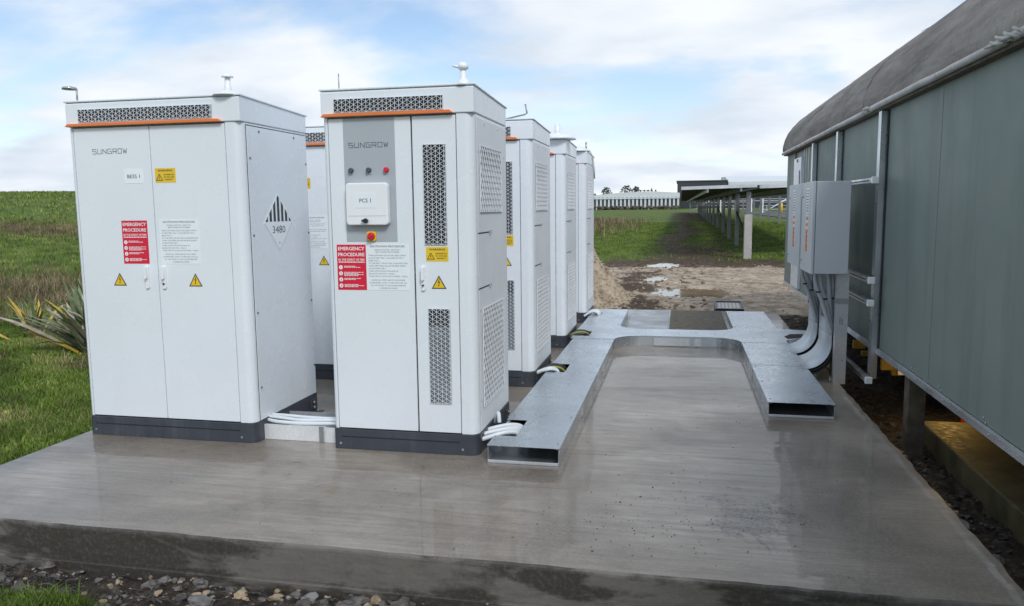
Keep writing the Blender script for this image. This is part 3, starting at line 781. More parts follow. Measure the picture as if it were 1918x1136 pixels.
def cabinet(name, X, Y, W, D, label, cat, group):
    root = thing(name, (X, Y, 0), label, cat, group)
    pl = lambda u, v, w: (X + u, Y + v, w)
    t = MB(); t.prism(body_outline(W, D, 0.033, 0.105, 0.055, 0.02), pl, H_PL, H_B + 0.004)
    body = t.build('body', 'cab', root)
    # plinth with rounded corner, vent slot, bolts, anchor bracket
    t = MB(); t.prism(full_outline(W, D, 0.06, 0.006), pl, 0.0, H_PL - 0.003); p = t.build('plinth', 'plinth', root, 0.003)
    f = fF(X, Y - 0.006)
    t = MB(); m0 = 0.05
    k = m0
    while k < W - 0.13:
        fbox(t, f, k, min(k + 0.028, W - 0.11), 0.080, 0.087, 0.0, 0.0012); k += 0.031
    t.build('vent_slot', 'hole', p)
    t = MB(); screw(t, f, 0.045, 0.038, 0.008); screw(t, f, W - 0.10, 0.038, 0.008); t.build('bolts', 'steel', p)
    t = MB(); t.box(X + W + 0.006, X + W + 0.014, Y + D - 0.13, Y + D - 0.03, 0.0, 0.10); t.box(X + W + 0.014, X + W + 0.075, Y + D - 0.13, Y + D - 0.03, 0.0, 0.008)
    b = t.build('anchor_bracket', 'plinth', root, 0.002)
    t = MB(); fr = fR(X + W + 0.014, Y + D - 0.08)
    for v in (0.04, 0.078): t.tube([fr(0, v, 0), fr(0, v, 0.014)], 0.012, 6)
    t.tube([(X + W + .05, Y + D - .08, .008), (X + W + .05, Y + D - .08, .022)], 0.012, 6); t.build('bolt', 'galvdull', b)
    # cap with sloping top, thin lip
    t = MB()
    side = [(-0.008, H_B + 0.006), (D, H_B + 0.006), (D, H_T - 0.035), (0.02, H_T), (-0.008, H_T - 0.012)]
    t.prism(side[::-1], lambda u, v, w: (X + w, Y + u, v), -0.006, W + 0.006)
    cap = t.build('cap', 'cab', root, 0.006)
    t = MB()
    for a, b in (((-0.012, H_T - 0.004), (D + 0.012, H_T - 0.040)),):
        t.prism([(a[0], a[1]), (b[0], b[1]), (b[0], b[1] + 0.012), (a[0], a[1] + 0.012)][::-1], lambda u, v, w: (X + w, Y + u, v), -0.014, W + 0.014)
    t.build('rim', 'cab', cap, 0.004)
    # orange awning strip under the top vent
    t = MB(); f0 = fF(X, Y - 0.008); e = W - 0.118
    t.prism([(-0.0, 0.012), (e, 0.012), (e - 0.02, 0.030), (0.02, 0.030)], fF(X, Y - 0.008, H_B - 0.006), 0.0, 0.024)
    t.build('orange_strip', 'orange', root, 0.002)
    return root, body, cap
def grille(root, fr, u0, u1, v0, v1, name='vent_grille', a=0.0265, w=0.0021, back='hole', frame='cab', vert=True, ang=30, split=None):
    t = MB(); fbox(t, fr, u0 - .001, u1 + .001, v0 - .001, v1 + .001, 0.0002, 0.0012); bk = t.build(name, back, root)
    if split:
        t = MB(); fbox(t, fr, u0, u1, v0, split, 0.0014, 0.0022); t.build('filter_pad', 'filter2' if back == 'filter' else 'filter', bk)
    t = MB(); lattice(t, fr, u0, u1, v0, v1, a, w, 0.004, 0.0075, vert, ang)
    for (p, q_) in (((u0, v0), (u1, v0)), ((u1, v0), (u1, v1)), ((u1, v1), (u0, v1)), ((u0, v1), (u0, v0))): bar2(t, fr, p, q_, w * 0.8, 0.0030, 0.0081)
    t.build('lattice', frame, bk)
def door(root, X, Y, u0, u1, v0, v1, name='door'):
    t = MB(); fbox(t, fF(X, Y), u0, u1, v0, v1, -0.017, 0.0); return t.build(name, 'cab', root, 0.003)
def dark_backing(root, X, Y, u0, u1):
    t = MB(); fbox(t, fF(X, Y), u0, u1, H_PL + 0.001, H_B + 0.001, -0.0195, -0.0175); t.build('door_gasket', 'gap', root)

# ------------------------------------------------------------------ battery cabinets
def battery_cabinet(n, X, Y, label):
    W, D = 1.275, 0.90
    root, body, cap = cabinet('battery_cabinet', X, Y, W, D, label, 'battery cabinet', 'large white battery cabinets on the concrete pad')
    dark_backing(root, X, Y, 0.034, W - 0.106)
    f = fF(X, Y)
    d1 = door(root, X, Y, 0.037, 0.612, H_PL + 0.004, H_B - 0.004)
    d2 = door(root, X, Y, 0.617, W - 0.111, H_PL + 0.004, H_B - 0.004)
    grille(cap, fF(X, Y - 0.008), 0.095, 1.085, 2.147, 2.228)
    t = MB(); logo(t, f, 0.178, 0.440, 1.937, 0.030); t.build('maker_name', 'logo', d1)
    t = MB(); fbox(t, f, 0.405, 0.552, 1.738, 1.832, 0, 0.0012); o = t.build('name_label', 'paper', d1)
    t = MB(); put_text(t, f, 'BESS %d' % n, 0.478, 1.772, 0.024, 0.095, d=0.0016, bold=0.0005); t.build('lettering', 'logo', o)
    warning_sign(d2, f, 0.640, 0.792, 1.739, 1.834)
    emergency_sign(d1, f, 0.360, 0.555, 1.203, 1.492)
    shutdown_sign(d2, f, 0.645, 0.942, 1.203, 1.497)
    warn_triangle(d1, f, 0.318, 1.097, 0.100); warn_triangle(d2, f, 0.893, 1.097, 0.100)
    handle(d1, f, 0.532, 1.035, 1.192, False); handle(d2, f, 0.662, 1.035, 1.192)
    # right side panel
    fr = fR(X + W, Y)
    t = MB(); fbox(t, fr, 0.062, 0.068, H_PL + .002, H_B - .008, 0.0, 0.001); fbox(t, fr, 0.0685, D - 0.012, H_B - 0.014, H_B - 0.008, 0.0, 0.001); t.build('panel_gap', 'gap', body)
    t = MB(); fbox(t, fr, 0.069, D - 0.008, H_PL + 0.002, H_B - 0.015, 0.0, 0.004); sp = t.build('side_panel', 'cab', root, 0.002)
    t = MB(); fr2 = fR(X + W + 0.004, Y)
    for u, v in ((0.22, 2.07), (0.70, 2.07), (0.095, 1.89), (0.875, 1.89), (0.095, 1.385), (0.875, 1.38), (0.095, 0.87), (0.875, 0.865), (0.095, 0.36), (0.875, 0.36)): screw(t, fr2, u, v, 0.0075)
    t.build('screws', 'logo', sp)
    diamond_sign(sp, fr2, 0.43, 1.462, 0.205)
    return root, cap
BX = -4.035
b1, b1cap = battery_cabinet(1, BX, 4.60, 'white double-door battery cabinet marked BESS 1, nearest at left of the pad')
b2, b2cap = battery_cabinet(2, BX, 6.52, 'white battery cabinet seen as a narrow slice in the gap behind the BESS 1 cabinet')

# ------------------------------------------------------------------ inverter cabinets
def inverter_cabinet(n, X, Y, label):
    W, D = 0.97, 0.88
    root, body, cap = cabinet('inverter_cabinet', X, Y, W, D, label, 'inverter cabinet', 'row of narrow white inverter cabinets')
    dark_backing(root, X, Y, 0.034, W - 0.106)
    f = fF(X, Y)
    d1 = door(root, X, Y, 0.037, 0.574, H_PL + 0.004, H_B - 0.004)
    d2 = door(root, X, Y, 0.584, W - 0.111, H_PL + 0.004, H_B - 0.004)
    grille(cap, fF(X, Y - 0.008), 0.085, 0.786, 2.143, 2.224)
    t = MB(); fbox(t, f, 0.135, 0.472, 1.348, H_B - 0.006, 0.0003, 0.0016); gp = t.build('grey_panel', 'grey', root, 0.0)
    f1 = fF(X, Y - 0.0016)
    t = MB(); logo(t, f1, 0.170, 0.430, 1.930, 0.028); t.build('maker_name', 'logo', gp)
    for i, (u, m) in enumerate(((0.181, 'button'), (0.298, 'button'), (0.413, 'red'))):
        t = MB(); t.tube([f1(u, 1.790, 0), f1(u, 1.790, 0.010), f1(u, 1.790, 0.020)], [0.017, 0.017, 0.013], 14); o = t.build('push_button', m, gp)
        t = MB(); put_text(t, f1, ('RUN', 'STANDBY', 'FAULT')[i], u, 1.760, 0.006, d=0.0005); t.build('caption', 'logo', o)
    t = MB(); t.prism(rrect(0.157, 0.433, 1.452, 1.712, 0.022, 4), f1, 0.0, 0.048); mb_ = t.build('meter_cover', 'white', root, 0.008, segs=3)
    f2 = fF(X, Y - 0.0496)
    t = MB(); fbox(t, f2, 0.170, 0.420, 1.508, 1.5105, 0.0002, 0.0008); t.build('hinge_line', 'grey', mb_)
    t = MB(); fbox(t, f2, 0.218, 0.356, 1.558, 1.652, 0, 0.0012); o = t.build('name_label', 'paper', mb_)
    t = MB(); put_text(t, f2, 'PCS %d' % n, 0.287, 1.592, 0.024, 0.075, d=0.0016, bold=0.0005); t.build('lettering', 'logo', mb_)
    t = MB(); t.tube([f2(0.287, 1.480, 0.0), f2(0.287, 1.480, 0.012)], 0.015, 14); t.prism(rrect(0.264, 0.310, 1.474, 1.487, 0.006, 2), f2, 0.0121, 0.020); t.build('latch', 'blk', mb_)
    t = MB(); c45 = math.cos(R(35)); s = 0.030
    t.prism(rrect(0.275, 0.335, 1.352, 1.412, 0.012, 3), f1, 0.0, 0.012); es = t.build('emergency_stop', 'yellow', root, 0.002)
    t = MB(); t.tube([f1(0.305, 1.382, 0.012), f1(0.305, 1.382, 0.022), f1(0.305, 1.382, 0.034)], [0.024, 0.024, 0.019], 16); k = t.build('red_knob', 'red', es)
    t = MB(); bar2(t, f1, (0.290, 1.374), (0.320, 1.390), 0.010, 0.0341, 0.040); t.build('grip', 'red', es)
    emergency_sign(d1, f, 0.064, 0.259, 1.043, 1.330)
    shutdown_sign(d1, f, 0.261, 0.545, 1.043, 1.335)
    grille(d2, f, 0.652, 0.794, 1.330, 1.936); warning_sign(d2, f, 0.656, 0.799, 1.226, 1.315)
    grille(d2, f, 0.664, 0.802, 0.330, 0.930, back='hole', split=0.82)
    warn_triangle(d2, f, 0.735, 1.098, 0.096); handle(d2, f, 0.636, 1.043, 1.198)
    # right side panel with perforated vents
    fr = fR(X + W, Y)
    t = MB(); fbox(t, fr, 0.062, 0.066, H_PL + .002, H_B - .008, 0.0, 0.001); t.build('panel_gap', 'grey', body)
    t = MB(); fbox(t, fr, 0.067, D - 0.008, H_PL + 0.002, H_B - 0.012, 0.0, 0.004); sp = t.build('side_panel', 'cab_side', root, 0.002)
    fr2 = fR(X + W + 0.004, Y)
    grille(sp, fr2, 0.115, 0.700, 1.525, 1.930, a=0.023, w=0.0062, back='filter', frame='cab_side', vert=False, ang=58, split=1.80)
    grille(sp, fr2, 0.130, 0.720, 0.285, 0.915, a=0.023, w=0.0062, back='filter', frame='cab_side', vert=False, ang=58)
    for v, w_ in ((1.395, 0.30), (1.050, 0.28)):
        t = MB(); fbox(t, fr2, 0.06, 0.06 + w_, v - 0.004, v + 0.004, 0.0002, 0.0012); h = t.build('slot', 'gap', sp)
        t = MB(); fbox(t, fr2, 0.05 + w_, 0.072 + w_, v - 0.010, v + 0.014, 0.0014, 0.012); t.build('catch', 'grey', h)
    t = MB()
    for u, v in ((0.085, 1.893), (0.80, 1.897), (0.085, 0.914), (0.085, 0.333), (0.82, 0.90), (0.25, 2.07), (0.62, 2.07)): screw(t, fr2, u, v, 0.006)
    t.build('screws', 'grey', sp)
    return root, cap
PX = -2.19
PY = (4.60, 6.52, 8.44, 10.36)
PL = ('white inverter cabinet marked PCS 1 with grey strip and meter cover, nearest of its row',
      'second inverter cabinet, behind the PCS 1 cabinet, bent rod on its roof',
      'third inverter cabinet in the row, upright white tube on its roof',
      'farthest inverter cabinet, at the back edge of the pad beside the tan soil mound')
caps = []
for i in range(4): caps.append(inverter_cabinet(i + 1, PX, PY[i], PL[i])[1])
# fittings on the roofs
def tb(name, mat, parent, path, r, n=10):
    t = MB(); t.tube(path, r, n); return t.build(name, mat, parent)
ZT = H_T + 0.006
o = tb('roof_rod', 'galvdull', b1cap, [(BX + .055, 4.64, ZT - .01), (BX + .055, 4.64, 2.375)], 0.006)
tb('disc', 'galv', o, [(BX + .0, 4.64, 2.372), (BX + .0, 4.64, 2.386), (BX, 4.64, 2.392)], [0.048, 0.044, 0.02], 16)
tb('lifting_stud', 'white', b1cap, [(BX + W_, 4.65, z) for W_, z in ((1.175, ZT - .01), (1.175, 2.345), (1.175, 2.35), (1.175, 2.40))], [0.026, 0.022, 0.019, 0.017], 14)
tb('stud_cap', 'white', b1cap, [(BX + 1.175, 4.65, 2.4002), (BX + 1.175, 4.65, 2.408), (BX + 1.175, 4.65, 2.428)], [0.038, 0.036, 0.012], 14)
tb('cap_flange', 'cab', b1cap, [(BX + 1.175, 4.65, ZT - .004), (BX + 1.175, 4.65, ZT + .004), (BX + 1.175, 4.65, ZT + .03)], [0.10, 0.095, 0.03], 18)
tb('antenna', 'galvdull', caps[0], [(PX + .105, 4.63, ZT - .01), (PX + .105, 4.63, 2.385)], 0.0035)
tb('lifting_stud', 'white', caps[0], [(PX + .905, 4.63, z) for z in (ZT - .008, ZT + .01, 2.33, 2.37)], [0.055, 0.035, 0.020, 0.018], 14)
tb('stud_cap', 'white', caps[0], [(PX + .905, 4.63, z) for z in (2.3702, 2.378, 2.395, 2.410, 2.416)], [0.020, 0.032, 0.034, 0.024, 0.008], 14)
tb('stud_arm', 'white', caps[0], [(PX + .905, 4.63, 2.385), (PX + .850, 4.60, 2.392)], 0.008)
tb('bent_rod', 'galvdull', caps[1], [(PX + .72, 6.56, ZT + .002), (PX + .90, 6.56, 2.325), (PX + .918, 6.56, 2.335), (PX + .905, 6.56, 2.41)], 0.007)
tb('roof_tube', 'white', caps[2], [(PX + .875, 8.50, ZT - .01), (PX + .875, 8.50, 2.44)], 0.030, 14)
tb('tube_dome', 'cab', caps[2], [(PX + .875, 8.55, z) for z in (ZT - .01, ZT + .02, ZT + .05, ZT + .07)], [0.20, 0.17, 0.10, 0.04], 18)
tb('roof_dome', 'cab', caps[3], [(PX + .85, 10.45, z) for z in (ZT - .01, ZT + .01, ZT + .04, ZT + .06)], [0.16, 0.14, 0.09, 0.03], 18)
tb('rear_rod', 'galvdull', caps[3], [(PX + .95, 10.50, ZT - .02), (PX + .95, 10.50, 2.40)], 0.012)
tb('side_pipe', 'white', caps[3], [(PX + .985, 11.18, 1.95), (PX + .985, 11.10, 2.10), (PX + .97, 10.95, 2.27), (PX + .95, 10.80, 2.33)], 0.016)

# ------------------------------------------------------------------ cable trays
TH = 0.108
def tray(name, X0, X1, Y0, Y1, label, seams, notches=(), side_seams=()):
    r = thing(name, ((X0 + X1) / 2, Y0, 0), label, 'cable tray', 'flat galvanised cable trays on the pad')
    t = MB(); t.box(X0 + .004, X1 - .004, Y0, Y1, 0.002, 0.006); t.build('floor', 'galvdull', r)
    for x0, x1 in ((X0, X0 + .003), (X1 - .003, X1)):
        t = MB(); t.box(x0, x1, Y0, Y1, 0.001, TH - 0.004)
        xi = x0 + .0035 if x0 == X0 else x1 - .0035; sg = 1 if x0 == X0 else -1
        t.box(xi, xi + sg * .018, Y0 + .001, Y1 - .001, TH - 0.0075, TH - 0.0045)
        t.build('side_rail', 'galv', r)
    # outward foot flange
    t = MB(); t.box(X0 + .001, X1 - .001, Y0 - 0.012, Y0 - 0.001, 0.001, 0.020); t.build('end_lip', 'alu', r, 0.002)
    ed = [Y0 - 0.01] + list(seams) + [Y1]
    for i, (a, b) in enumerate(zip(ed, ed[1:])):
        t = MB(); z0 = TH + 0.0012 * (i % 2); z1 = z0 + 0.0022; a2 = a + 0.001; b2 = b - 0.001
        cuts = [n for n in notches if a < n[1] < b]
        y = a2
        for (xn, y0, y1) in cuts:
            t.box(X0 - .004, X1 + .004, y, y0, z0, z1); t.box(xn, X1 + .004, y0, y1, z0, z1); y = y1
        t.box(X0 - .004, X1 + .004, y, b2, z0, z1)
        t.box(X1 + .0045, X1 + .0065, a2, b2, z0 - 0.022, z1); t.box(X0 - .0065, X0 - .0045, a2 if not cuts else cuts[-1][2], b2, z0 - 0.022, z1)
        t.build('lid', 'galvwet', r)
    t = MB(); f = fR(X1 + .007, 0) if X0 < 0 else fL(X0 - .007, 0)
    y = Y0 + .2
    for x in (X0 + .02, X1 - .02):
        y = Y0 + 0.1
        while y < Y1: t.tube([(x, y, TH + .003), (x, y, TH + .0065)], 0.006, 6); y += 0.6
    t.build('screws', 'galvdull', r)
    fx = X1 + .0035 if X0 < 0 else X0 - .0035
    for y in side_seams:
        t = MB(); t.box(fx - .003 if X0 > 0 else fx - .003, fx + .003, y, y + 0.09, 0.004, TH - 0.026); t.build('splice_plate', 'alu', r)
    return r
tray('cable_tray', -1.135, -0.695, 4.50, 8.46, 'long left cable tray beside the inverter cabinets, open front end and notched lid', (5.75, 7.30),
     ((-1.00, 4.70, 5.08), (-0.975, 6.66, 7.02)), (5.6, 7.2))
tray('cable_tray', 0.655, 1.112, 5.88, 8.46, 'right cable tray with open front end beside the steel posts', (7.25,), (), (7.2,))
tray('cable_tray', -1.165, -0.705, 9.43, 10.98, 'short cable tray at the back left of the pad, beyond the cross tray', (), ((-1.02, 10.32, 10.62),))
tray('cable_tray', 0.635, 1.115, 9.43, 10.98, 'short cable tray at the back right of the pad, beyond the cross tray', ())
# cross tray with swept corners
r = thing('cross_tray', (0, 8.9, 0), 'wide cross tray with rounded inner corners joining the left and right trays', 'cable tray', 'flat galvanised cable trays on the pad')
def arc(cx, cy, rad, a0, a1, n=10): return [(cx + rad * math.cos(R(a0 + (a1 - a0) * k / n)), cy + rad * math.sin(R(a0 + (a1 - a0) * k / n))) for k in range(n + 1)]
inner = [(-0.690, 8.45)] + arc(-0.40, 8.42, 0.29, 180, 90)[1:] + arc(0.36, 8.42, 0.29, 90, 0)[:-1] + [(0.650, 8.45)]
outerp = [(1.118, 8.45), (1.118, 8.62), (1.40, 8.90), (1.43, 9.36), (1.118, 9.44), (0.63, 9.44)] + arc(0.36, 9.49, 0.27, 0, -90)[1:] + arc(-0.43, 9.49, 0.27, -90, -180)[:-1] + [(-0.70, 9.44), (-1.17, 9.44), (-1.17, 8.95), (-0.985, 8.95), (-0.985, 8.62), (-1.17, 8.62), (-1.17, 8.45)]
poly = inner + outerp
xy = lambda u, v, w: (u, v, w)
ccw = poly if sum((poly[i][0] * poly[(i + 1) % len(poly)][1] - poly[(i + 1) % len(poly)][0] * poly[i][1]) for i in range(len(poly))) > 0 else poly[::-1]
t = MB(); t.prism(ccw, xy, TH + 0.0035, TH + 0.0057); t.build('lid', 'galvwet', r)
def wall_strip(mb, pts, z0, z1, th=0.003):
    n = len(pts)
    for i in range(n - 1):
        p, q_ = pts[i], pts[i + 1]; dx, dy = q_[0] - p[0], q_[1] - p[1]; L = math.hypot(dx, dy); ox, oy = -dy / L * th, dx / L * th
        mb.add([(p[0], p[1], z0), (q_[0], q_[1], z0), (q_[0] + ox, q_[1] + oy, z0), (p[0] + ox, p[1] + oy, z0), (p[0], p[1], z1), (q_[0], q_[1], z1), (q_[0] + ox, q_[1] + oy, z1), (p[0] + ox, p[1] + oy, z1)],
               [(0, 1, 5, 4), (2, 3, 7, 6), (4, 5, 6, 7), (1, 2, 6, 5), (3, 0, 4, 7)])
sh = [(p[0], p[1] + 0.006) for p in inner]
t = MB(); wall_strip(t, sh, 0.001, TH + 0.001); t.build('side_rail', 'galv', r)
bk = [(p[0], p[1] - 0.006) for p in outerp[5:-7]]
t = MB(); wall_strip(t, bk, 0.001, TH + 0.001); t.build('side_rail', 'galv', r)
t = MB(); t.box(-0.27, 0.12, 8.698, 8.7065, 0.012, TH - .012); t.build('splice_plate', 'alu', r)
t = MB(); t.box(0.17, 0.24, 8.698, 8.7065, 0.012, TH - .012); t.build('splice_plate', 'alu', r)
t = MB()
for x in (-1.0, -0.45, 0.0, 0.4, 0.9): t.tube([(x, 8.93, TH + .006), (x, 8.93, TH + .0095)], 0.006, 6)
t.build('screws', 'galvdull', r)

# short box tray between battery and inverter cabinets, conduits on it
r = thing('link_tray', (-2.47, 4.72, 0), 'short bright metal tray bridging the gap between the two nearest cabinets', 'cable tray')
t = MB(); t.box(-2.752, -2.30, 4.70, 4.703, 0.002, 0.105); t.box(-2.752, -2.30, 4.7035, 4.722, 0.100, 0.103); t.build('front_rail', 'rail', r)
t = MB(); t.box(-2.30, -2.20, 4.694, 4.697, 0.002, 0.105); t.build('front_rail', 'rail', r)
t = MB(); t.box(-2.345, -2.315, 4.688, 4.6935, 0.001, 0.108); t.build('splice_plate', 'galvdull', r)
t = MB(); t.box(-2.752, -2.20, 4.724, 5.05, 0.002, 0.006); t.build('floor', 'galvdull', r)
t = MB(); t.box(-2.752, -2.20, 5.051, 5.054, 0.002, 0.105); t.build('back_rail', 'alu', r)
def curve(pts, n=8):
    """Catmull-Rom through the points"""
    P = [Vector(p) for p in pts]; P = [P[0] * 2 - P[1]] + P + [P[-1] * 2 - P[-2]]; outp = []
    for i in range(1, len(P) - 2):
        for k in range(n):
            s = k / n; a, b, c_, d = P[i - 1:i + 3]
            outp.append(0.5 * ((2 * b) + (c_ - a) * s + (2 * a - 5 * b + 4 * c_ - d) * s * s + (3 * b - a - 3 * c_ + d) * s ** 3))
    outp.append(P[-2]); return outp
def cable(name, mat, pts, r, label, cat, group, n=8):
    t = MB(); t.tube(curve(pts), r, n); o = t.build(name, mat, None, center=True); return tag(o, label, cat, group)
LK = ('white conduit lying on the metal tray between the BESS 1 and PCS 1 cabinets', 'conduit', 'white conduits between the two nearest cabinets')
for i in range(5):
    y = 4.722 + 0.030 * i
    LK = ('%s white conduit on the short tray between BESS 1 and PCS 1' % ('frontmost', 'second from front', 'middle', 'second from back', 'rearmost')[i],) + LK[1:]
    z = 0.118 + (0.016 if i in (1, 3) else 0)
    cable('white_conduit', 'pvc', [(-2.80, y + .06 - .012 * i, z), (-2.66, y + .01 * (i % 2), z + .003), (-2.50, y - 0.010 * math.sin(2 * i), z - .001), (-2.32, y + .012 * math.cos(i), z + .002), (-2.15, y + 0.02, z + .004)], 0.0125, *LK)
LW = ('white conduit running from the PCS 1 plinth into the lid notch', 'conduit', 'white conduits into the left tray at PCS 1')
for i in range(4):
    y = 4.76 + 0.05 * i
    LW = ('%s white conduit from the PCS 1 plinth into the tray notch' % ('nearest', 'second nearest', 'third nearest', 'farthest')[i],) + LW[1:]
    cable('white_conduit', 'pvc', [(-1.25, y - .08, 0.075 + .02 * (i % 2)), (-1.16, y - .04, 0.098 + .016 * (i % 2)), (-1.08, y + .0, 0.114 + .008 * (i % 2)), (-1.02, y + .05, 0.100), (-1.0, y + .07, 0.05)], 0.015, *LW)
cable('white_conduit', 'pvc', [(-1.215, 5.02, 0.10), (-1.18, 4.98, 0.18), (-1.165, 4.95, 0.12)], 0.014, 'short upright white conduit loop against the PCS 1 plinth', 'conduit', None)
for j, (Y0, nm) in enumerate(((6.62, 'PCS 2'), (8.62, 'third'))):
    where = 'the second inverter cabinet' if j == 0 else 'the third inverter cabinet'
    if j == 0:
        cable('white_conduit', 'pvc', [(-1.25, Y0 + .02, 0.09), (-1.12, Y0 + .03, 0.14), (-1.05, Y0 + .07, 0.12), (-1.02, Y0 + .08, 0.03)], 0.018, 'single white conduit arching into the tray beside ' + where, 'conduit', None)
    for i in range(5):
        y = Y0 + 0.09 + 0.055 * i
        cable('power_cable', 'cable' if i != 2 else 'ygcable', [(-1.24, y - .06, 0.085), (-1.14, y - .02, 0.112 + .004 * i), (-1.05, y + .01, 0.116), (-1.005, y + .03, 0.08), (-0.995, y + .03, 0.02)], 0.010,
              ('green and yellow earth cable' if i == 2 else ('nearest black power cable', 'second nearest black power cable', '', 'second farthest black power cable', 'farthest black power cable')[i]) + ' curving from %s into the left tray' % where, 'cable', 'cables from %s' % where)
for i in range(3):
    y = 10.36 + .08 * i
    cable('white_conduit', 'pvc', [(-1.25, y, 0.09), (-1.15, y, 0.15), (-1.07, y, 0.14), (-1.04, y, 0.05)], 0.018, ('nearest', 'middle', 'rearmost')[i] + ' white conduit arching from the farthest inverter cabinet into the back tray', 'conduit', 'white conduits at the farthest cabinet')

# ------------------------------------------------------------------ steel posts, isolator boxes, risers
def post(Y, label, h):
    r = thing('steel_post', (1.365, Y, 0), label, 'steel post', 'channel posts carrying the isolator boxes')
    t = MB(); t.box(1.315, 1.415, Y, Y + .003, 0.0, h); t.box(1.315, 1.318, Y + .0032, Y + .06, 0.0, h); t.box(1.412, 1.415, Y + .0032, Y + .06, 0.0, h); t.build('channel', 'galvpost', r)
    t = MB(); t.box(1.30, 1.415, Y - 0.006, Y - 0.001, 0.705, 0.748); t.build('clamp_plate', 'galvdull', r)
    f = fF(0, Y - .0005)
    t = MB()
    for i in range(3): bar2(t, f, (1.352 + .011 * i, 0.52), (1.352 + .011 * i, 0.59 - .01 * i), 0.004, 0.0, 0.0006)
    t.build('stencil_mark', 'logo', r)
    t = MB(); t.box(1.300, 1.325, Y + .01, Y + .05, 0.003, 0.012); t.build('foot_plate', 'galvdull', r)
post(7.075, 'nearest galvanised channel post under the right isolator box', 0.99)
post(7.80, 'farther galvanised channel post, behind the near cable riser', 0.99)
def riser(Y0, Y1, label):
    r = thing('cable_riser', (1.2, Y0, 0), label, 'cable riser', 'curved sheet metal risers from the right tray')
    A = [(1.075, TH + 0.003)] + [(1.09 + 0.215 * math.sin(R(a)), TH + 0.003 + 0.235 - 0.235 * math.cos(R(a))) for a in range(10, 91, 8)] + [(1.305, 0.52)]
    # sheet as thin solid along the profile
    t = MB(); n = len(A); vs = []
    for (x, z) in A: vs += [(x, Y0, z), (x, Y1, z)]
    B_ = [(x + .002, z - .002) for x, z in A]
    for (x, z) in B_: vs += [(x, Y0, z), (x, Y1, z)]
    fs = []
    for i in range(n - 1):
        fs += [(2 * i, 2 * i + 2, 2 * i + 3, 2 * i + 1), (2 * n + 2 * i, 2 * n + 2 * i + 1, 2 * n + 2 * i + 3, 2 * n + 2 * i + 2), (2 * i, 2 * n + 2 * i, 2 * n + 2 * i + 2, 2 * i + 2), (2 * i + 1, 2 * i + 3, 2 * n + 2 * i + 3, 2 * n + 2 * i + 1)]
    t.add(vs, fs, True); t.build('curved_sheet', 'galvmid', r)
    t = MB(); t.box(1.303, 1.3065, Y0 - .001, Y1 + .001, 0.385, 0.40); t.build('seam', 'galvdull', r)
    for k in range(7):
        y = Y0 + .03 + (Y1 - Y0 - .06) * k / 6
        for m, q_ in ((0.030, 0.0), (0.055, 0.02)):
            pts = [(1.06, y + q_, TH - m)] + [(1.09 + (0.215 + m) * math.sin(R(a)), TH + 0.235 - (0.235 + m) * math.cos(R(a))) for a in range(8, 91, 16)] + [(1.305 + m, y + q_, 0.5)]
            pts = [(p[0], y + q_, p[-1]) for p in pts]
            t = MB(); t.tube(pts, 0.010, 6); t.build('cable', 'cable', r)
riser(7.145, 7.76, 'near curved cable riser sweeping up from the right tray to the nearest post')
riser(7.88, 8.42, 'far curved cable riser sweeping up behind the farther post')
# dark openings cut in the far tray top
t = MB(); t.prism([(1.15, 8.72), (1.30, 8.82), (1.36, 9.08), (1.22, 9.06), (1.13, 8.88)], xy, TH + 0.0062, TH + 0.0072); o = t.build('cable_hole', 'hole', None, center=True)
tag(o, 'dark brown cable opening in the right end of the cross tray', 'cable opening')

def iso_box(Y0, Y1, label, first):
    r = thing('isolator_box', (1.235, Y0, 0.96), label, 'electrical box', 'grey isolator boxes hung on the posts')
    t = MB(); t.box(1.115, 1.388, Y0, Y1, 0.962, 1.742); t.build('housing', 'box', r, 0.006)
    t = MB(); t.box(1.088, 1.111, Y0 - .002, Y1 + .002, 0.960, 1.744); d = t.build('door', 'box', r, 0.004)
    f = fL(1.088, Y1)       # u runs toward the camera
    L = Y1 - Y0
    u = L * .42
    t = MB(); fbox(t, f, u, u + .14, 1.47, 1.69, 0, .001); s1 = t.build('paper_notice', 'paper', d)
    t = MB()
    for i in range(8): greek(t, f, u + .01, u + .13, 1.665 - .025 * i, .009, i + 3)
    t.build('lettering', 'softink', s1)
    t = MB(); fbox(t, f, u, u + .14, 1.13, 1.46, 0, .001); s2 = t.build('warning_strip', 'paper', d)
    t = MB()
    for i, v in enumerate((1.43, 1.375, 1.32, 1.275, 1.235, 1.19, 1.15)): fbox(t, f, u + .012, u + .128, v - .016, v + .014, .0012, .0018)
    t.build('orange_band', 'orange', s2)
    t = MB()
    for i, v in enumerate((1.30, 1.255, 1.21, 1.17)): fbox(t, f, u + .03, u + .10, v - .010, v + .010, .0020, .0026)
    t.build('red_band', 'red', s2)
    t = MB()
    for v in (1.05, 1.62): t.tube([f(.06, v, 0), f(.06, v, .012)], 0.012, 10)
    t.build('lock', 'steel', d)
iso_box(7.00, 7.60, 'near pale grey isolator box with its blank side facing the camera', True)
iso_box(7.70, 8.50, 'far grey isolator box with only its sticker-covered door showing', False)
GC = ('grey flexible conduit with black ties hanging from the %s isolator box', 'conduit', 'grey conduits under the %s isolator box')
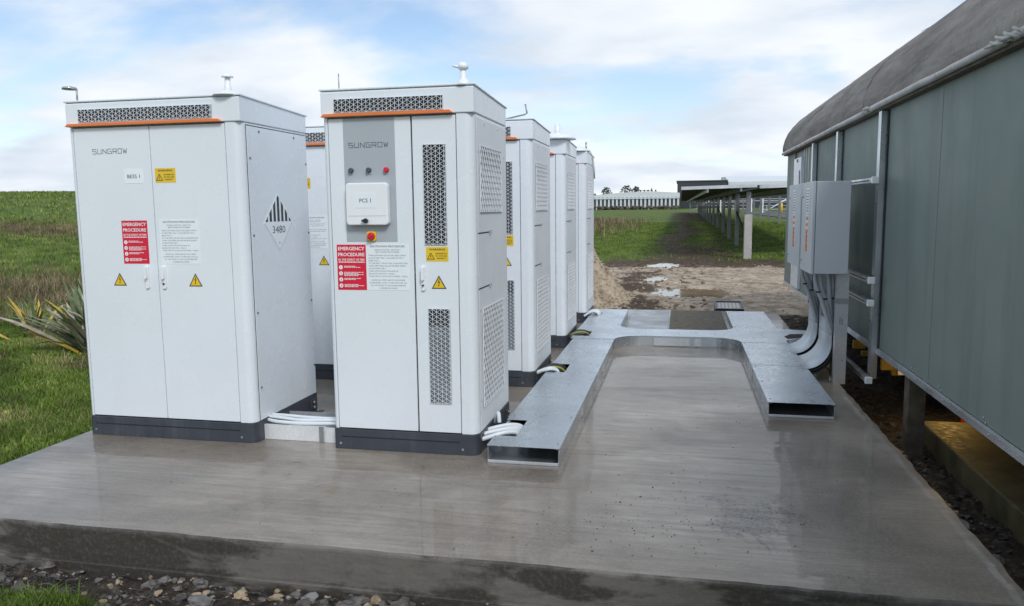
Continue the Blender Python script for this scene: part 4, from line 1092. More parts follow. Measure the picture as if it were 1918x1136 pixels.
for wh, Yb in (('near', 7.22), ('far', 7.90)):
    for i, (xa, xb) in enumerate(((1.150, 1.300), (1.195, 1.322), (1.265, 1.325), (1.300, 1.335))):
        pts = [(xa, Yb + .02 * i, 0.965), (xa + .012, Yb + .02 * i, 0.85), ((xa + xb) / 2, Yb + .03 * i, 0.68), (xb, Yb + .03 * i, 0.42)]
        if wh == 'near': pts = [(p[0] - .0, p[1] - .06, p[2]) for p in pts]
        o = cable('grey_conduit', 'gpvc', pts, 0.017, ('leftmost ', 'second from left ', 'second from right ', 'rightmost ')[i] + GC[0] % wh, GC[1], GC[2] % wh)
        if i in (0, 1, 3):
            c = Vector(curve(pts)[11 + (i % 2) * 3])
            t = MB(); t.tube([c + Vector((0, 0, -.007)), c + Vector((0, 0, .007))], 0.0215, 10); t.build('cable_tie', 'blk', o)
# horizontal struts that run back along the wall with white end caps
for i, (z, y0) in enumerate(((1.738, 6.80), (0.932, 6.78), (0.748, 6.78), (0.118, 6.73))):
    nm = ('topmost', 'second from top', 'third from top', 'lowest')[i]
    r = thing('strut_channel', (1.52, y0, z), '%s of the horizontal strut channels with white end caps by the wall post' % nm, 'strut', 'horizontal strut channels beside the shed wall')
    t = MB(); t.box(1.500, 1.503, y0, 8.8, z - .0205, z + .0205); t.box(1.5035, 1.541, y0, 8.8, z - .0205, z - .0175); t.box(1.5035, 1.541, y0, 8.8, z + .0175, z + .0205); t.build('channel', 'galv', r)
    t = MB()
    y = y0 + .1
    while y < 8.7: t.box(1.4985, 1.4995, y, y + .03, z - .006, z + .006); y += .05
    t.build('slots', 'gap', r)
    t = MB(); t.box(1.493, 1.548, y0 - .03, y0 - .001, z - .028, z + .028); t.build('end_cap', 'white', r, 0.006)

# ------------------------------------------------------------------ shed
WX = 1.62; ZB, ZE = 0.345, 2.31
shed = thing('shed', (3.5, 6, 0), 'long green-grey panelled building with curved dark roof along the right side', 'building')
joints = [-1.5, 0.6, 3.05, 5.55, 6.98, 8.62, 10.15, 11.25]
for a, b in zip(joints, joints[1:]):
    t = MB(); t.box(WX + random.uniform(0, .002), WX + .04, a + .0005, b - .0005, ZB + .02, ZE); t.build('wall_panel', 'shed', shed, 0.002)
    t = MB(); t.box(WX - .0012, WX - .0003, b - .022, b + .022, ZB + .04, ZE) ; t.build('joint_strip', 'shed', shed)
# far bay: lighter ribbed sheet, door, end panel
MT['bay'] = paint('pale_end_bay', (0.20, 0.225, 0.225), 0.45, 0.1, nscale=2, dirt=0.3, dirtcol=(0.1, 0.1, 0.1))
t = MB(); t.box(WX, WX + .04, 12.14, 12.9, ZB + .02, ZE); t.build('wall_panel', 'shed', shed)
t = MB(); y = 11.25
t.box(WX + .02, WX + .04, 11.25, 12.14, ZB + .02, ZE)
t.build('wall_panel', 'bay', shed)
t = MB(); t.box(WX - .02, WX + .019, 11.40, 12.08, ZB + .03, 2.20); d = t.build('door', 'cab', shed, 0.004)
t = MB(); t.box(WX - .024, WX - .0205, 11.68, 11.80, 2.14, 2.18); t.build('brown_plate', 'chip', d)
t = MB(); t.box(WX - .024, WX - .0205, 11.46, 11.54, 1.55, 2.02); t.build('glass_slot', 'filter', d)
for i in range(5):
    t = MB(); t.box(WX - .004, WX + .0195, 11.27 - .2 * i - .05, 11.27 - .2 * i - .01, 1.4, ZE - .02)
    t.build('rib', 'galvdull', shed)
t = MB(); t.box(WX - .0, WX + 6.4, 12.905, 12.94, ZB, ZE); t.build('end_wall', 'shed', shed)
t = MB(); t.box(WX + 6.35, WX + 6.4, -1.5, 12.90, ZB, ZE); t.build('rear_wall', 'shed', shed)
t = MB(); t.box(WX - .010, WX + .05, -1.5, 12.90, ZB - .035, ZB + .018); t.box(WX - .0135, WX - .0105, -1.5, 12.90, ZB - .035, ZB + .010); t.build('base_rail', 'galv', shed, 0.002)
t = MB(); t.box(WX + .06, WX + 6.3, -1.45, 12.88, ZB - .03, ZB + .02); t.build('floor_deck', 'timber', shed)
t = MB(); f = fL(WX, 0)
for yb in (3.9, 4.55, 5.3, 5.9):
    for (dy, dz) in ((0, .05), (-.035, .03), (-.12, -.01)):
        t.tube([f(-(yb + dy), ZB + dz, 0 if dz > 0 else .0137), f(-(yb + dy), ZB + dz, .006 if dz > 0 else .020)], 0.006, 8)
t.build('bolts', 'steel', shed)
for i, (y, zb_) in enumerate(((6.87, 0.10), (8.66, 0.33), (10.2, 0.33))):
    t = MB(); t.box(WX - .055, WX - .003, y, y + .003, zb_, 2.29); t.box(WX - .055, WX - .052, y + .0032, y + .09, zb_, 2.29); t.box(WX - .055, WX - .003, y + .0902, y + .093, zb_, 2.29)
    s = t.build('wall_stud', 'galv', shed)
    t = MB(); t.box(WX - .010, WX - .003, y - .035, y - .001, zb_ + (.0 if i else .25), 2.29); t.build('painted_shadow_strip', 'gap', s)  # near-black strip painted in as the shadow beside the stud
    t = MB(); t.tube([(WX - .03, y + .13, zb_ + .05), (WX - .03, y + .13, 2.25)], 0.012, 8); t.build('earth_pipe', 'gpvc', s)
# roof: bulging membrane with curved shoulder
prof2 = [(1.545, 2.325), (1.535, 2.38), (1.545, 2.45), (1.575, 2.55), (1.62, 2.65), (1.69, 2.745), (1.80, 2.86), (1.98, 2.99), (2.3, 3.15), (2.8, 3.33), (3.6, 3.52), (4.8, 3.62), (6.0, 3.52), (6.9, 3.25), (7.6, 2.9), (8.05, 2.5), (8.1, 2.33)]
NR = 60
vs = []; fs = []
for j in range(NR + 1):
    y = -1.6 + (12.98 + 1.6) * j / NR
    for i, (x, z) in enumerate(prof2):
        w = 0.012 * math.sin(2.1 * y + i * .5) + 0.010 * mnoise.noise(Vector((x * 3, y * 1.1, z * 3)))
        vs.append((x + w, y, z + w * (0.5 if i < 3 else 1)))
nP = len(prof2)
for j in range(NR):
    for i in range(nP - 1):
        a = j * nP + i; fs.append((a, a + nP, a + nP + 1, a + 1))
fs.append(tuple(range(nP))[::-1]); fs.append(tuple(NR * nP + i for i in range(nP)))
t = MB(); t.add(vs, fs, True); t.sm[-1] = False; t.sm[-2] = False
rf = t.build('roof', 'roof', shed)
for ys_ in (1.2, 3.9, 7.4, 10.2):
    t = MB(); pts = [(x - .004, ys_, z + .004) for x, z in prof2[1:12]]
    vs = []
    for p in pts: vs += [(p[0] - .002, p[1], p[2] + .003), (p[0] - .002, p[1] + .05, p[2] + .003)]
    t.add(vs, [(2 * i, 2 * i + 1, 2 * i + 3, 2 * i + 2) for i in range(len(pts) - 1)], True); t.build('roof_seam', 'roof', rf)
t = MB(); t.box(1.56, WX + .05, -1.55, 12.93, 2.296, 2.326); t.build('fascia', 'timber', shed, 0.003)
# eave pipe in three lengths with a clamp bundle
for i, (a, b, z) in enumerate(((-1.5, 4.28, 2.338), (4.36, 7.15, 2.336), (7.2, 12.93, 2.330))):
    t = MB(); t.tube([(1.545 + .002 * math.sin(k * 1.7), a + (b - a) * k / 12, z + .001 * math.sin(k * 2.3)) for k in range(13)], 0.024, 12); t.build('eave_pipe', 'gutter', shed)
t = MB()
for k in range(9): t.tube([(1.53 + .012 * math.sin(k), 4.14 + .035 * k, 2.335 - .02 * (k % 2)), (1.51 - .012 * (k % 3), 4.19 + .035 * k, 2.362 - .02 * (k % 3))], 0.008, 6)
t.build('pipe_clamp', 'gutter', shed)
t = MB()
for k in range(5): t.tube([(1.53, 7.12 + .03 * k, 2.34), (1.515, 7.17 + .03 * k, 2.35)], 0.012, 6)
t.build('pipe_clamp', 'gutter', shed)

# foundations under the shed
def place(mb, name, mat, label, cat, group=None, bevel=0.0, kind=None):
    return tag(mb.build(name, mat, None, bevel, center=True), label, cat, group, kind)
t = MB(); t.box(1.655, 1.775, 6.08, 6.20, -0.45, 0.309); place(t, 'timber_pile', 'timber', 'nearest square timber pile under the shed wall beside the footing', 'pile', None, 0.006)
t = MB(); t.box(1.905, 1.96, 7.35, 7.40, 0.04, 0.309); place(t, 'steel_stub', 'galvdull', 'short grey steel stub under the shed wall between two glowing gaps', 'pile')
t = MB()
fs0 = [(1.87, 0.5), (2.75, 0.5), (2.75, 6.55), (1.87, 6.55)]
t.prism(fs0, xy, -0.6, -0.155); place(t, 'footing_block', 'moss', 'long mossy concrete footing beside the dark soil under the shed', 'footing', None, 0.012)
t = MB(); t.box(2.15, 2.32, 0.5, 5.35, -0.153, 0.309); place(t, 'bearer_beam', 'fardark', 'dark bearer on top of the mossy footing under the shed', 'beam')
t = MB(); t.box(2.85, 7.95, -1.4, -1.3, -0.5, 0.309); t.box(7.9, 7.95, -1.3, 12.7, -0.5, 0.309); tag(t.build('skirt_boards', 'timber', None, center=True), 'dark boarding closing off the far side below the shed floor', 'boarding')
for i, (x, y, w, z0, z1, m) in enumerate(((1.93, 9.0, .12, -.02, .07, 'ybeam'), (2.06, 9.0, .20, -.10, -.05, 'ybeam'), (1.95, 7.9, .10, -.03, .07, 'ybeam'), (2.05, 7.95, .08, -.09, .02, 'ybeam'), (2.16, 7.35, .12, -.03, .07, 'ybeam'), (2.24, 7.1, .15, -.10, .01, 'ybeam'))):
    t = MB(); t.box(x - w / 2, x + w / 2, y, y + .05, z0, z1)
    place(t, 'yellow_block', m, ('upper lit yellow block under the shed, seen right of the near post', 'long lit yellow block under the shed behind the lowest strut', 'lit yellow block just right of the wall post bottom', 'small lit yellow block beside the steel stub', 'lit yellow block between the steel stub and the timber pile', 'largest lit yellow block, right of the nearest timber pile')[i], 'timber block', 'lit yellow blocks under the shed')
t = MB(); t.box(2.30, 2.62, 6.9, 6.95, -0.3, -0.02); place(t, 'red_board', 'rbeam', 'dark red board standing at the end of the mossy footing', 'board')
t = MB(); t.box(3.3, 7.8, 9.0, 9.05, -0.45, 0.30); place(t, 'cross_wall', 'timber', 'dark timber cross wall under the shed behind the lit blocks', 'boarding')
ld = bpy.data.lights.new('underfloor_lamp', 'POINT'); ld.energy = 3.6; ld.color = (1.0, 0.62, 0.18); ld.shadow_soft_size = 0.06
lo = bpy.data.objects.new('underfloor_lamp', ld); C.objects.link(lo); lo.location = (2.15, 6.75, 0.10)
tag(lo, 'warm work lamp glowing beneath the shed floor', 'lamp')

# ------------------------------------------------------------------ front rubble, trench stones, pebbles
def rubble(name, n, region, rs, mat, label, cat):
    t = MB()
    for k in range(n):
        x = random.uniform(*region[0]); y = random.uniform(*region[1]); r_ = random.uniform(*rs) * (0.5 + random.random())
        t.rock((x, y, gz(x, y) + r_ * .15), r_, random.randrange(10 ** 6))
    o = t.build(name, mat); return tag(o, label, cat, None, 'stuff')
rubble('front_rubble', 420, ((-3.5, 1.4), (2.62, 3.15)), (.006, .03), 'rockm', 'dark broken rubble and soil clods along the front of the pad', 'rubble')
rubble('grey_chippings', 700, ((-3.3, 1.4), (2.68, 3.15)), (.003, .012), 'rock', 'small grey chippings scattered in the rubble', 'rubble')
rubble('trench_stones', 420, ((1.42, 1.86), (3.4, 9.0)), (.006, .028), 'rockd', 'dark stones in the trench between the pad and the footing', 'rubble')
rubble('trench_chippings', 120, ((1.42, 1.86), (3.4, 7.5)), (.003, .010), 'rock', 'pale chippings in the trench', 'rubble')
rubble('track_stones', 1500, ((-2.4, 5.5), (12.0, 23.5)), (.005, .028), 'mound', 'small stones on the sandy track behind the pad', 'gravel')
rubble('track_clods', 420, ((-2.6, 0.6), (12.1, 24.0)), (.01, .05), 'soil', 'clods of brown soil on the sandy track', 'soil')
rubble('rubble_chunks', 55, ((-3.3, 1.3), (2.70, 3.12)), (.025, .055), 'rockm', 'larger broken chunks of concrete and clay in the front rubble', 'rubble')
rubble('tan_lumps', 160, ((-3.4, 1.3), (2.68, 3.14)), (.008, .03), 'rockt', 'tan clay lumps in the front rubble', 'rubble')
SL = [(-1.235, 3.02, .050, 'rockt', 'tan rounded stone leaning on the front of the pad'), (-1.33, 2.93, .07, 'rock', 'grey flat stone just left of the tan stone at the pad front'),
      (-1.05, 2.87, .085, 'rock', 'largest pale grey stone in the rubble, right of the tan stone'), (-1.62, 3.08, .045, 'rock', 'small grey stone tucked against the pad edge'),
      (-2.05, 2.9, .07, 'rock', 'pale stone in the middle of the dark rubble'), (-2.75, 2.88, .05, 'rockd', 'dark stone near the left end of the rubble'),
      (-0.55, 2.80, .06, 'rock', 'grey stone in the rubble right of the largest stone'), (1.56, 4.75, .085, 'rock', 'grey broken lump in the trench beside the pad'),
      (1.60, 4.25, .075, 'rock', 'grey lump in the trench nearest the camera')]
for x, y, r_, m, lb in SL:
    t = MB(); t.rock((x, y, gz(x, y) + r_ * .3), r_, int(x * 1000) % 977 + 5); place(t, 'stone', m, lb, 'stone')
# torn black root and plastic strands in the rubble
t = MB()
for k in range(260):
    x = random.uniform(-3.3, 0.6); y = random.uniform(2.66, 3.02); z = gz(x, y) + .012; a = random.uniform(-.5, .5); L = random.uniform(.03, .10)
    p = [(x + L * s * math.cos(a), y + L * s * math.sin(a) + .01 * math.sin(3 * s + k), z + random.uniform(0, .022)) for s in (0, .33, .66, 1)]
    t.tube(p, random.uniform(.0015, .005), 4, cap=False)
tag(t.build('torn_strands', 'rockd'), 'torn dark roots and strands lying in the rubble', 'roots', None, 'stuff')
for i, (x, y, s) in enumerate(((1.50, 5.02, .035), (1.55, 4.42, .04))):
    z = gz(x, y) + .035; t = MB(); t.add([(x - s, y - s * .6, z), (x + s * .3, y - s, z + .02), (x + s, y + s * .4, z + .008), (x, y + s, z + .035)], [(0, 1, 2), (0, 2, 3)])
    t.v += [(a, b, c - .0015) for a, b, c in t.v[:4]]; t.f += [(6, 5, 4), (7, 6, 4)]; t.sm += [False, False]
    place(t, 'litter_scrap', 'white', ('farther' if i == 0 else 'nearer') + ' white scrap of litter on the dark trench soil', 'litter', 'white litter scraps')
t = MB()
for k in range(240):
    if k < 150: x = random.gauss(-0.1, .35); y = random.gauss(3.75, .28)
    else: x = random.uniform(-3.2, 1.2); y = random.uniform(3.3, 6.5)
    if y < 3.25 or x > 1.3: continue
    if -2.19 < x < -1.2 and y > 4.5: continue
    if (x < -2.6 or -1.2 < x < -.6) and y > 4.4: continue
    t.rock((x, y, .0015), random.uniform(.0015, .0045) * (2 if k % 37 == 0 else 1), k, .6)
tag(t.build('grit', 'rockd'), 'fine dark grit scattered on the wet pad', 'grit', None, 'stuff')

# ------------------------------------------------------------------ soil mound, puddles, access frame
nm_ = 110
vs = []; fs = []
cx_, cy_, rx_, ry_ = -2.45, 14.6, 1.62, 2.2
def mound_z(x, y):
    d_ = math.hypot((x - cx_) / rx_, (y - cy_) / ry_); k = max(0, 1 - d_)
    h = k ** 1.05 * 1.95
    h += (0.22 * mnoise.noise(Vector((x * 1.9, y * 1.9, 0))) + 0.12 * mnoise.noise(Vector((x * 5, y * 5, 3))) + 0.08 * abs(mnoise.noise(Vector((x * 13, y * 13, 3))))) * min(1, k * 5)
    return -0.26 + h - (0.1 if d_ > 1 else 0)
for j in range(nm_ + 1):
    for i in range(nm_ + 1):
        x = cx_ + rx_ * (-1 + 2 * i / nm_); y = cy_ + ry_ * (-1 + 2 * j / nm_)
        vs.append((x, y, mound_z(x, y)))
for j in range(nm_):
    for i in range(nm_):
        a = j * (nm_ + 1) + i; fs.append((a, a + 1, a + nm_ + 2, a + nm_ + 1))
t = MB(); t.add(vs, fs, True); place(t, 'soil_mound', 'mound', 'heap of tan dug soil beyond the farthest cabinet', 'soil heap')
t = MB()
for k in range(1300):
    x = random.uniform(-2.2, -0.85); y = random.uniform(12.5, 15.5); r_ = random.uniform(.006, .030) * (2 if k % 25 == 0 else 1)
    t.rock((x, y, max(mound_z(x, y), gz(x, y)) + r_ * .2), r_, k)
tag(t.build('mound_clods', 'mound'), 'loose clods over the tan soil heap and at its foot', 'soil', None, 'stuff')
for px, py, rx, ry, dp in PUD:
    n = 40; t = MB(); z = -0.20 - dp * 0.38
    t.add([(px + 1.5 * rx * math.cos(2 * math.pi * k / n), py + 1.5 * ry * math.sin(2 * math.pi * k / n), z) for k in range(n)], [tuple(range(n))])
    tag(t.build('puddle', 'water'), None, None, None, 'structure')
r = thing('pit_frame', (0.74, 12.2, -0.2), 'black framed pit cover with a pale infill lying behind the pad', 'pit cover')
def tilt_box(t, x0, x1, y0, y1, zl, zh):
    k = lambda y: (y - 12.0) * .14 - .02
    vs = [(x, y, k(y) + z) for z in (zl, zh) for (x, y) in ((x0, y0), (x1, y0), (x1, y1), (x0, y1))]
    t.add(vs, [(3, 2, 1, 0), (4, 5, 6, 7), (0, 1, 5, 4), (1, 2, 6, 5), (2, 3, 7, 6), (3, 0, 4, 7)])
t = MB()
for (a, b, c_, d_) in ((.53, .95, 12.0, 12.04), (.53, .95, 12.44, 12.48), (.53, .56, 12.041, 12.439), (.92, .95, 12.041, 12.439)): tilt_box(t, a, b, c_, d_, -0.14, 0.03)
t.build('frame', 'blk', r)
t = MB(); tilt_box(t, .561, .919, 12.041, 12.439, -.12, .012); t.build('infill', 'gratefill', r)
t = MB()
for k in range(6): tilt_box(t, .585 + .055 * k, .612 + .055 * k, 12.07, 12.41, .0125, .018)
t.build('grate_bars', 'gratebar', r)
# low timber edging at the back of the pad
t = MB(); t.box(-0.35, 0.95, 9.9, 10.9, 0.0008, 0.006); o = place(t, 'timber_sheet', 'timber', 'brown wet boards lying flat between the two back trays', 'board'); 
bpy.data.objects.remove(o)
for k in range(10):
    t = MB(); t.box(-0.12, 0.60, 9.56 + .22 * k, 9.775 + .22 * k, 0.0008, 0.010)
    place(t, 'flat_board', 'chip' if False else 'timber', '%s of the wet brown boards laid flat between the back trays' % ('nearest', 'second nearest', 'third nearest', 'fourth nearest', 'fifth nearest', 'sixth nearest', 'fourth farthest', 'third farthest', 'second farthest', 'farthest')[k], 'board', 'wet boards between the back trays')
t = MB(); t.box(-0.66, -0.14, 9.50, 11.75, 0.0008, 0.005); place(t, 'pale_sheet', 'galvdull', 'pale metal sheet lying flat left of the brown boards', 'sheet')

# ------------------------------------------------------------------ solar row
def solar_row(name, X0, X1, z0, z1, Ya, Yb, px, label, postlabel=True):
    r = thing(name, ((X0 + X1) / 2, Ya, 0), label, 'solar array', 'solar arrays in the field')
    tilt = lambda x: z0 + (z1 - z0) * (x - X0) / (X1 - X0)
    def module(y0, y1):
        t = MB(); vs = [(X0, y0, tilt(X0)), (X1, y0, tilt(X1)), (X1, y1, tilt(X1)), (X0, y1, tilt(X0))]
        t.add(vs + [(a, b, c + .035) for a, b, c in vs], [(3, 2, 1, 0), (4, 5, 6, 7), (0, 1, 5, 4), (1, 2, 6, 5), (2, 3, 7, 6), (3, 0, 4, 7)]); return t
    first = module(Ya, Ya + 1.1).build('solar_module', 'solar', r)
    rise = 0.0012
    y = Ya + 1.13; k = 1
    while y < Yb:
        c = first.copy(); C.objects.link(c); c.location = (0, 1.13 * k, rise * 1.13 * k); k += 1; y += 1.13
    t = MB(); vs = [(X0 - .02, Ya - .03, tilt(X0) - .02), (X1 + .02, Ya - .03, tilt(X1) - .02), (X1 + .02, Ya - .002, tilt(X1) - .02), (X0 - .02, Ya - .002, tilt(X0) - .02)]
    t.add(vs + [(a, b, c + .10) for a, b, c in vs], [(3, 2, 1, 0), (4, 5, 6, 7), (0, 1, 5, 4), (1, 2, 6, 5), (2, 3, 7, 6), (3, 0, 4, 7)]); t.build('end_trim', 'alu', r)
    for xx in (X0 + (X1 - X0) * .35, X0 + (X1 - X0) * .8):
        t = MB(); h1, h2 = tilt(xx) - .13, tilt(xx) - .004; dz = rise * (Yb - Ya)
        t.add([(xx - .03, Ya, h1), (xx + .03, Ya, h1), (xx + .03, Yb, h1 + dz), (xx - .03, Yb, h1 + dz), (xx - .03, Ya, h2), (xx + .03, Ya, h2), (xx + .03, Yb, h2 + dz), (xx - .03, Yb, h2 + dz)],
              [(3, 2, 1, 0), (4, 5, 6, 7), (0, 1, 5, 4), (1, 2, 6, 5), (2, 3, 7, 6), (3, 0, 4, 7)]); t.build('purlin', 'galvdull', r)
    y = Ya + .6; k = 0
    while y < Yb:
        g = gz(px, y); tp = tilt(px) - .14 + rise * (y - Ya); m = g + 1.5
        t = MB(); t.box(px - .07, px + .07, y, y + .008, g - .1, tp); t.box(px - .07, px - .062, y + .0085, y + .16, g - .1, tp); t.box(px + .062, px + .07, y + .0085, y + .16, g - .1, tp)
        p = t.build('post', 'postdark', r)
        if k == 0:
            t = MB(); t.box(px - .12, px + .12, y - .05, y + .20, g - .1, g + 1.42); t.build('pale_wrap', 'postpale', p, .01)
        if k in (1, 4):
            t = MB(); t.tube([(px - .05, y - .12, g + 1.35), (px + .45, y - .12, g + .12)], 0.035, 6); t.build('brace', 'blk', p)
        y += (5.0 if k < 3 else 6.2); k += 1
    return r
solar_row('solar_array', 0.03, 2.30, 2.07, 2.12, 25.6, 108, 2.13, 'long low solar array on galvanised posts receding from the track, pale post first')
solar_row('solar_array', 2.50, 5.6, 2.10, 2.18, 26.5, 100, 6.4, 'wider solar array to the right, half hidden by the isolator boxes')

# ------------------------------------------------------------------ far things
GBY = 150.0
zb = gz(-8, GBY)
r = thing('polytunnel_block', (-9, GBY, zb), 'long low row of white polytunnel hoops on the far edge of the field', 'greenhouse')
t = MB(); t.box(-17.6, -0.3, GBY + 1, GBY + 9, zb, zb + 2.3); t.build('side', 'fargreen', r)
t = MB(); t.prism([(-17.6, zb + 2.31), (-0.2, zb + 2.31), (-0.2, zb + 3.05), (-6, zb + 3.4), (-12, zb + 3.15), (-17.6, zb + 2.6)], lambda u, v, w: (u, w, v), GBY + 9, GBY + .4); t.build('roof', 'farwhite', r)
for k in range(23):
    x = -17.2 + .76 * k
    t = MB(); t.box(x - .17, x + .17, GBY + .35, GBY + .9, zb, zb + 2.3); t.build('hoop_leg', 'farwhite', r)
t = MB(); t.prism([(-17.6, zb + 2.0), (-0.2, zb + 2.0), (-0.2, zb + 2.24), (-17.6, zb + 2.24)], lambda u, v, w: (u, w, v), GBY + .3, GBY + .2); t.build('gutter', 'farwhite', r)
def blob_strip(name, mat, n, fn, label, cat, kind=None):
    t = MB()
    for k in range(n):
        x, y, z, rr = fn(k); t.rock((x, y, z), rr, random.randrange(10 ** 6), .8)
    return tag(t.build(name, mat, None, center=True), label, cat, None, kind)
blob_strip('scrub_line', 'scrub', 260, lambda k: (random.uniform(-17.8, -.2), GBY - 1.5 + random.uniform(-1, .5), zb + .30 + random.uniform(-.3, .25), random.uniform(.15, .42)), 'brown scrub along the foot of the far polytunnels', 'scrub', 'stuff')
def leafy(name, x, y, z, h, w, label, n=260, group=None):
    r = thing(name, (x, y, z), label, 'tree', group)
    t = MB(); t.tube([(x, y, z - .3), (x + .05 * w, y, z + h * .4), (x, y, z + h * .75)], [.06 * w, .04 * w, .015 * w], 6); t.build('trunk', 'timber', r)
    t = MB()
    for k in range(n):
        a = random.uniform(0, 6.28); q_ = random.random() ** .5; zz = random.uniform(.25, 1)
        rad = w * .5 * math.sin(math.pi * min(1, (zz - .15) / .9)) ** .6 * q_
        c = Vector((x + rad * math.cos(a), y + rad * math.sin(a), z + h * zz)); s = h * .045 * random.uniform(.6, 1.5)
        d1 = Vector((random.gauss(0, 1), random.gauss(0, 1), random.gauss(0, 1))).normalized(); d2 = d1.orthogonal().normalized()
        t.add([c - d1 * s, c + d2 * s * .7, c + d1 * s, c - d2 * s * .7], [(0, 1, 2, 3)])
    t.build('crown', 'tree', r)
TY = 190
ztr = gz(-14, TY)
for i, (px_, h_, w_, lb) in enumerate(((-17.0, 4.9, 3.0, 'dark far tree rising behind the left end of the polytunnels'), (-12.0, 5.2, 3.6, 'far tree rising behind the middle of the polytunnels'), (-9.8, 4.9, 2.4, 'small far tree right of the middle one behind the polytunnels'), (-20.3, 3.6, 3.0, 'low far tree at the left end of the polytunnels'))):
    leafy('far_tree', px_ - .6, TY, ztr, h_, w_, lb, group='trees behind the polytunnels')
t = MB(); t.box(-9.6, -9.3, 170, 170.3, zb, zb + 4.9); t.box(-9.4, -6, 170, 170.2, zb + 3.9, zb + 4.0); t.box(-6.2, -6.0, 170, 170.2, zb + 3.2, zb + 4.4)
for k in range(5): t.box(-8.6 + .8 * k, -8.3 + .8 * k, 170, 170.3, zb + 3.2, zb + 4.05)
place(t, 'roof_plant', 'fardark', 'thin dark pipework and stack above the polytunnel roof', 'plant equipment')
# black building, white building
by = 160.0; z_ = gz(2, by)
r = thing('dark_building', (4, by, z_), 'low black building with pale right-hand roof beyond the solar arrays', 'building')
t = MB(); t.box(-.7, 8.9, by, by + 20, z_, z_ + 5.35); t.build('wall', 'fardark', r)
t = MB(); t.box(-.9, 9.0, by - .2, by + 20.2, z_ + 5.36, z_ + 5.5); t.build('parapet', 'filter', r)
r = thing('white_building', (22, by, z_), 'long pale grey warehouse roof behind the solar arrays at right', 'building')
t = MB(); t.box(9.2, 40, by + 1, by + 30, z_, z_ + 4.4); t.build('wall', 'fardark', r)
t = MB(); t.prism([(by + .5, z_ + 4.41), (by + 30, z_ + 4.41), (by + 30, z_ + 7.0), (by + 12, z_ + 6.5), (by + .5, z_ + 5.1)], lambda u, v, w: (w, u, v), 9.1, 41); t.build('roof', 'farwhite', r)
for k in range(7):
    t = MB(); t.box(11 + 4.2 * k, 13.6 + 4.2 * k, by + .9, by + .98, z_ + 1.2, z_ + 2.9); t.build('window', 'filter', r)
# white rail fence and gate, yellow bollard
def rail_fence(x0, x1, y, label, brace):
    g = gz((x0 + x1) / 2, y); r = thing('rail_fence', ((x0 + x1) / 2, y, g), label, 'fence', 'white rail fences beside the road')
    n = max(1, int((x1 - x0) / 3.2))
    for k in range(n + 1):
        x = x0 + (x1 - x0) * k / n
        t = MB(); t.box(x - .06, x + .06, y, y + .12, g - .2, g + 1.75); t.build('post', 'white', r)
    for z in (.45, .9, 1.3, 1.7):
        t = MB(); t.box(x0, x1, y + .03, y + .09, g + z - .02, g + z + .02); t.build('rail', 'farwhite', r)
    if brace:
        t = MB(); t.tube([(x0 + .1, y - .05, g + .1), (x0 + 2.6, y - .05, g + 1.6)], .06, 6); t.build('brace', 'white', r)
rail_fence(1.2, 8.9, 105, 'white rail fence with a slanting brace behind the solar posts', True)
rail_fence(9.6, 20, 98, 'white rail gate at the asphalt road, beside the yellow bollard', True)
g = gz(11.2, 92); t = MB(); t.tube([(11.0, 92, g), (11.0, 92, g + 1.1), (11.0, 92, g + 1.2)], [.13, .13, .06], 12); place(t, 'bollard', 'yposts', 'yellow bollard beside the white gate at the road', 'bollard')
for k in range(3):
    y = 118 + 10 * k; g = gz(14, y); r = thing('ground_array', (20, y, g), ('nearest', 'middle', 'farthest')[k] + ' of the dark low panel rows beyond the white gate', 'solar array', 'dark panel rows beyond the gate')
    t = MB(); t.box(7, 38, y, y + .12, g + .8 + .25 * k, g + 2.2 + .3 * k); t.build('panel_face', 'fardark', r)
    t = MB(); t.box(7, 38, y - .04, y - .01, g + 1.4 + .25 * k, g + 1.48 + .25 * k); t.build('rail', 'alu', r)
    for j in range(8):
        t = MB(); t.box(8 + 4 * j, 8.2 + 4 * j, y + .2, y + .4, g - .2, g + .9 + .25 * k); t.build('post', 'galvdull', r)
# asphalt road draped on the ground
n1_, n2_ = 30, 16; vs = []; fs = []
for j in range(n2_ + 1):
    for i in range(n1_ + 1):
        u = i / n1_; v = j / n2_
        a = Vector((8.9, 66)).lerp(Vector((60, 44)), u); b = Vector((7.0, 112)).lerp(Vector((60, 86)), u); p = a.lerp(b, v)
        vs.append((p.x, p.y, gz(p.x, p.y) + .05))
for j in range(n2_):
    for i in range(n1_):
        a = j * (n1_ + 1) + i; fs.append((a, a + 1, a + n1_ + 2, a + n1_ + 1))
t = MB(); t.add(vs, fs, True); tag(t.build('road', 'asphalt'), None, None, None, 'structure')
# thin line of trees on the left skyline
t = MB()
for k in range(420):
    a = R(random.uniform(-52, -34)); d_ = random.uniform(84, 92); x, y = d_ * math.sin(a), d_ * math.cos(a)
    t.rock((x, y, gz(x, y) + random.uniform(-.1, .08)), random.uniform(.05, .16), random.randrange(10 ** 6), 1.0)
tag(t.build('skyline_scrub', 'tree'), 'thin line of scrub on the left skyline', 'scrub', None, 'stuff')

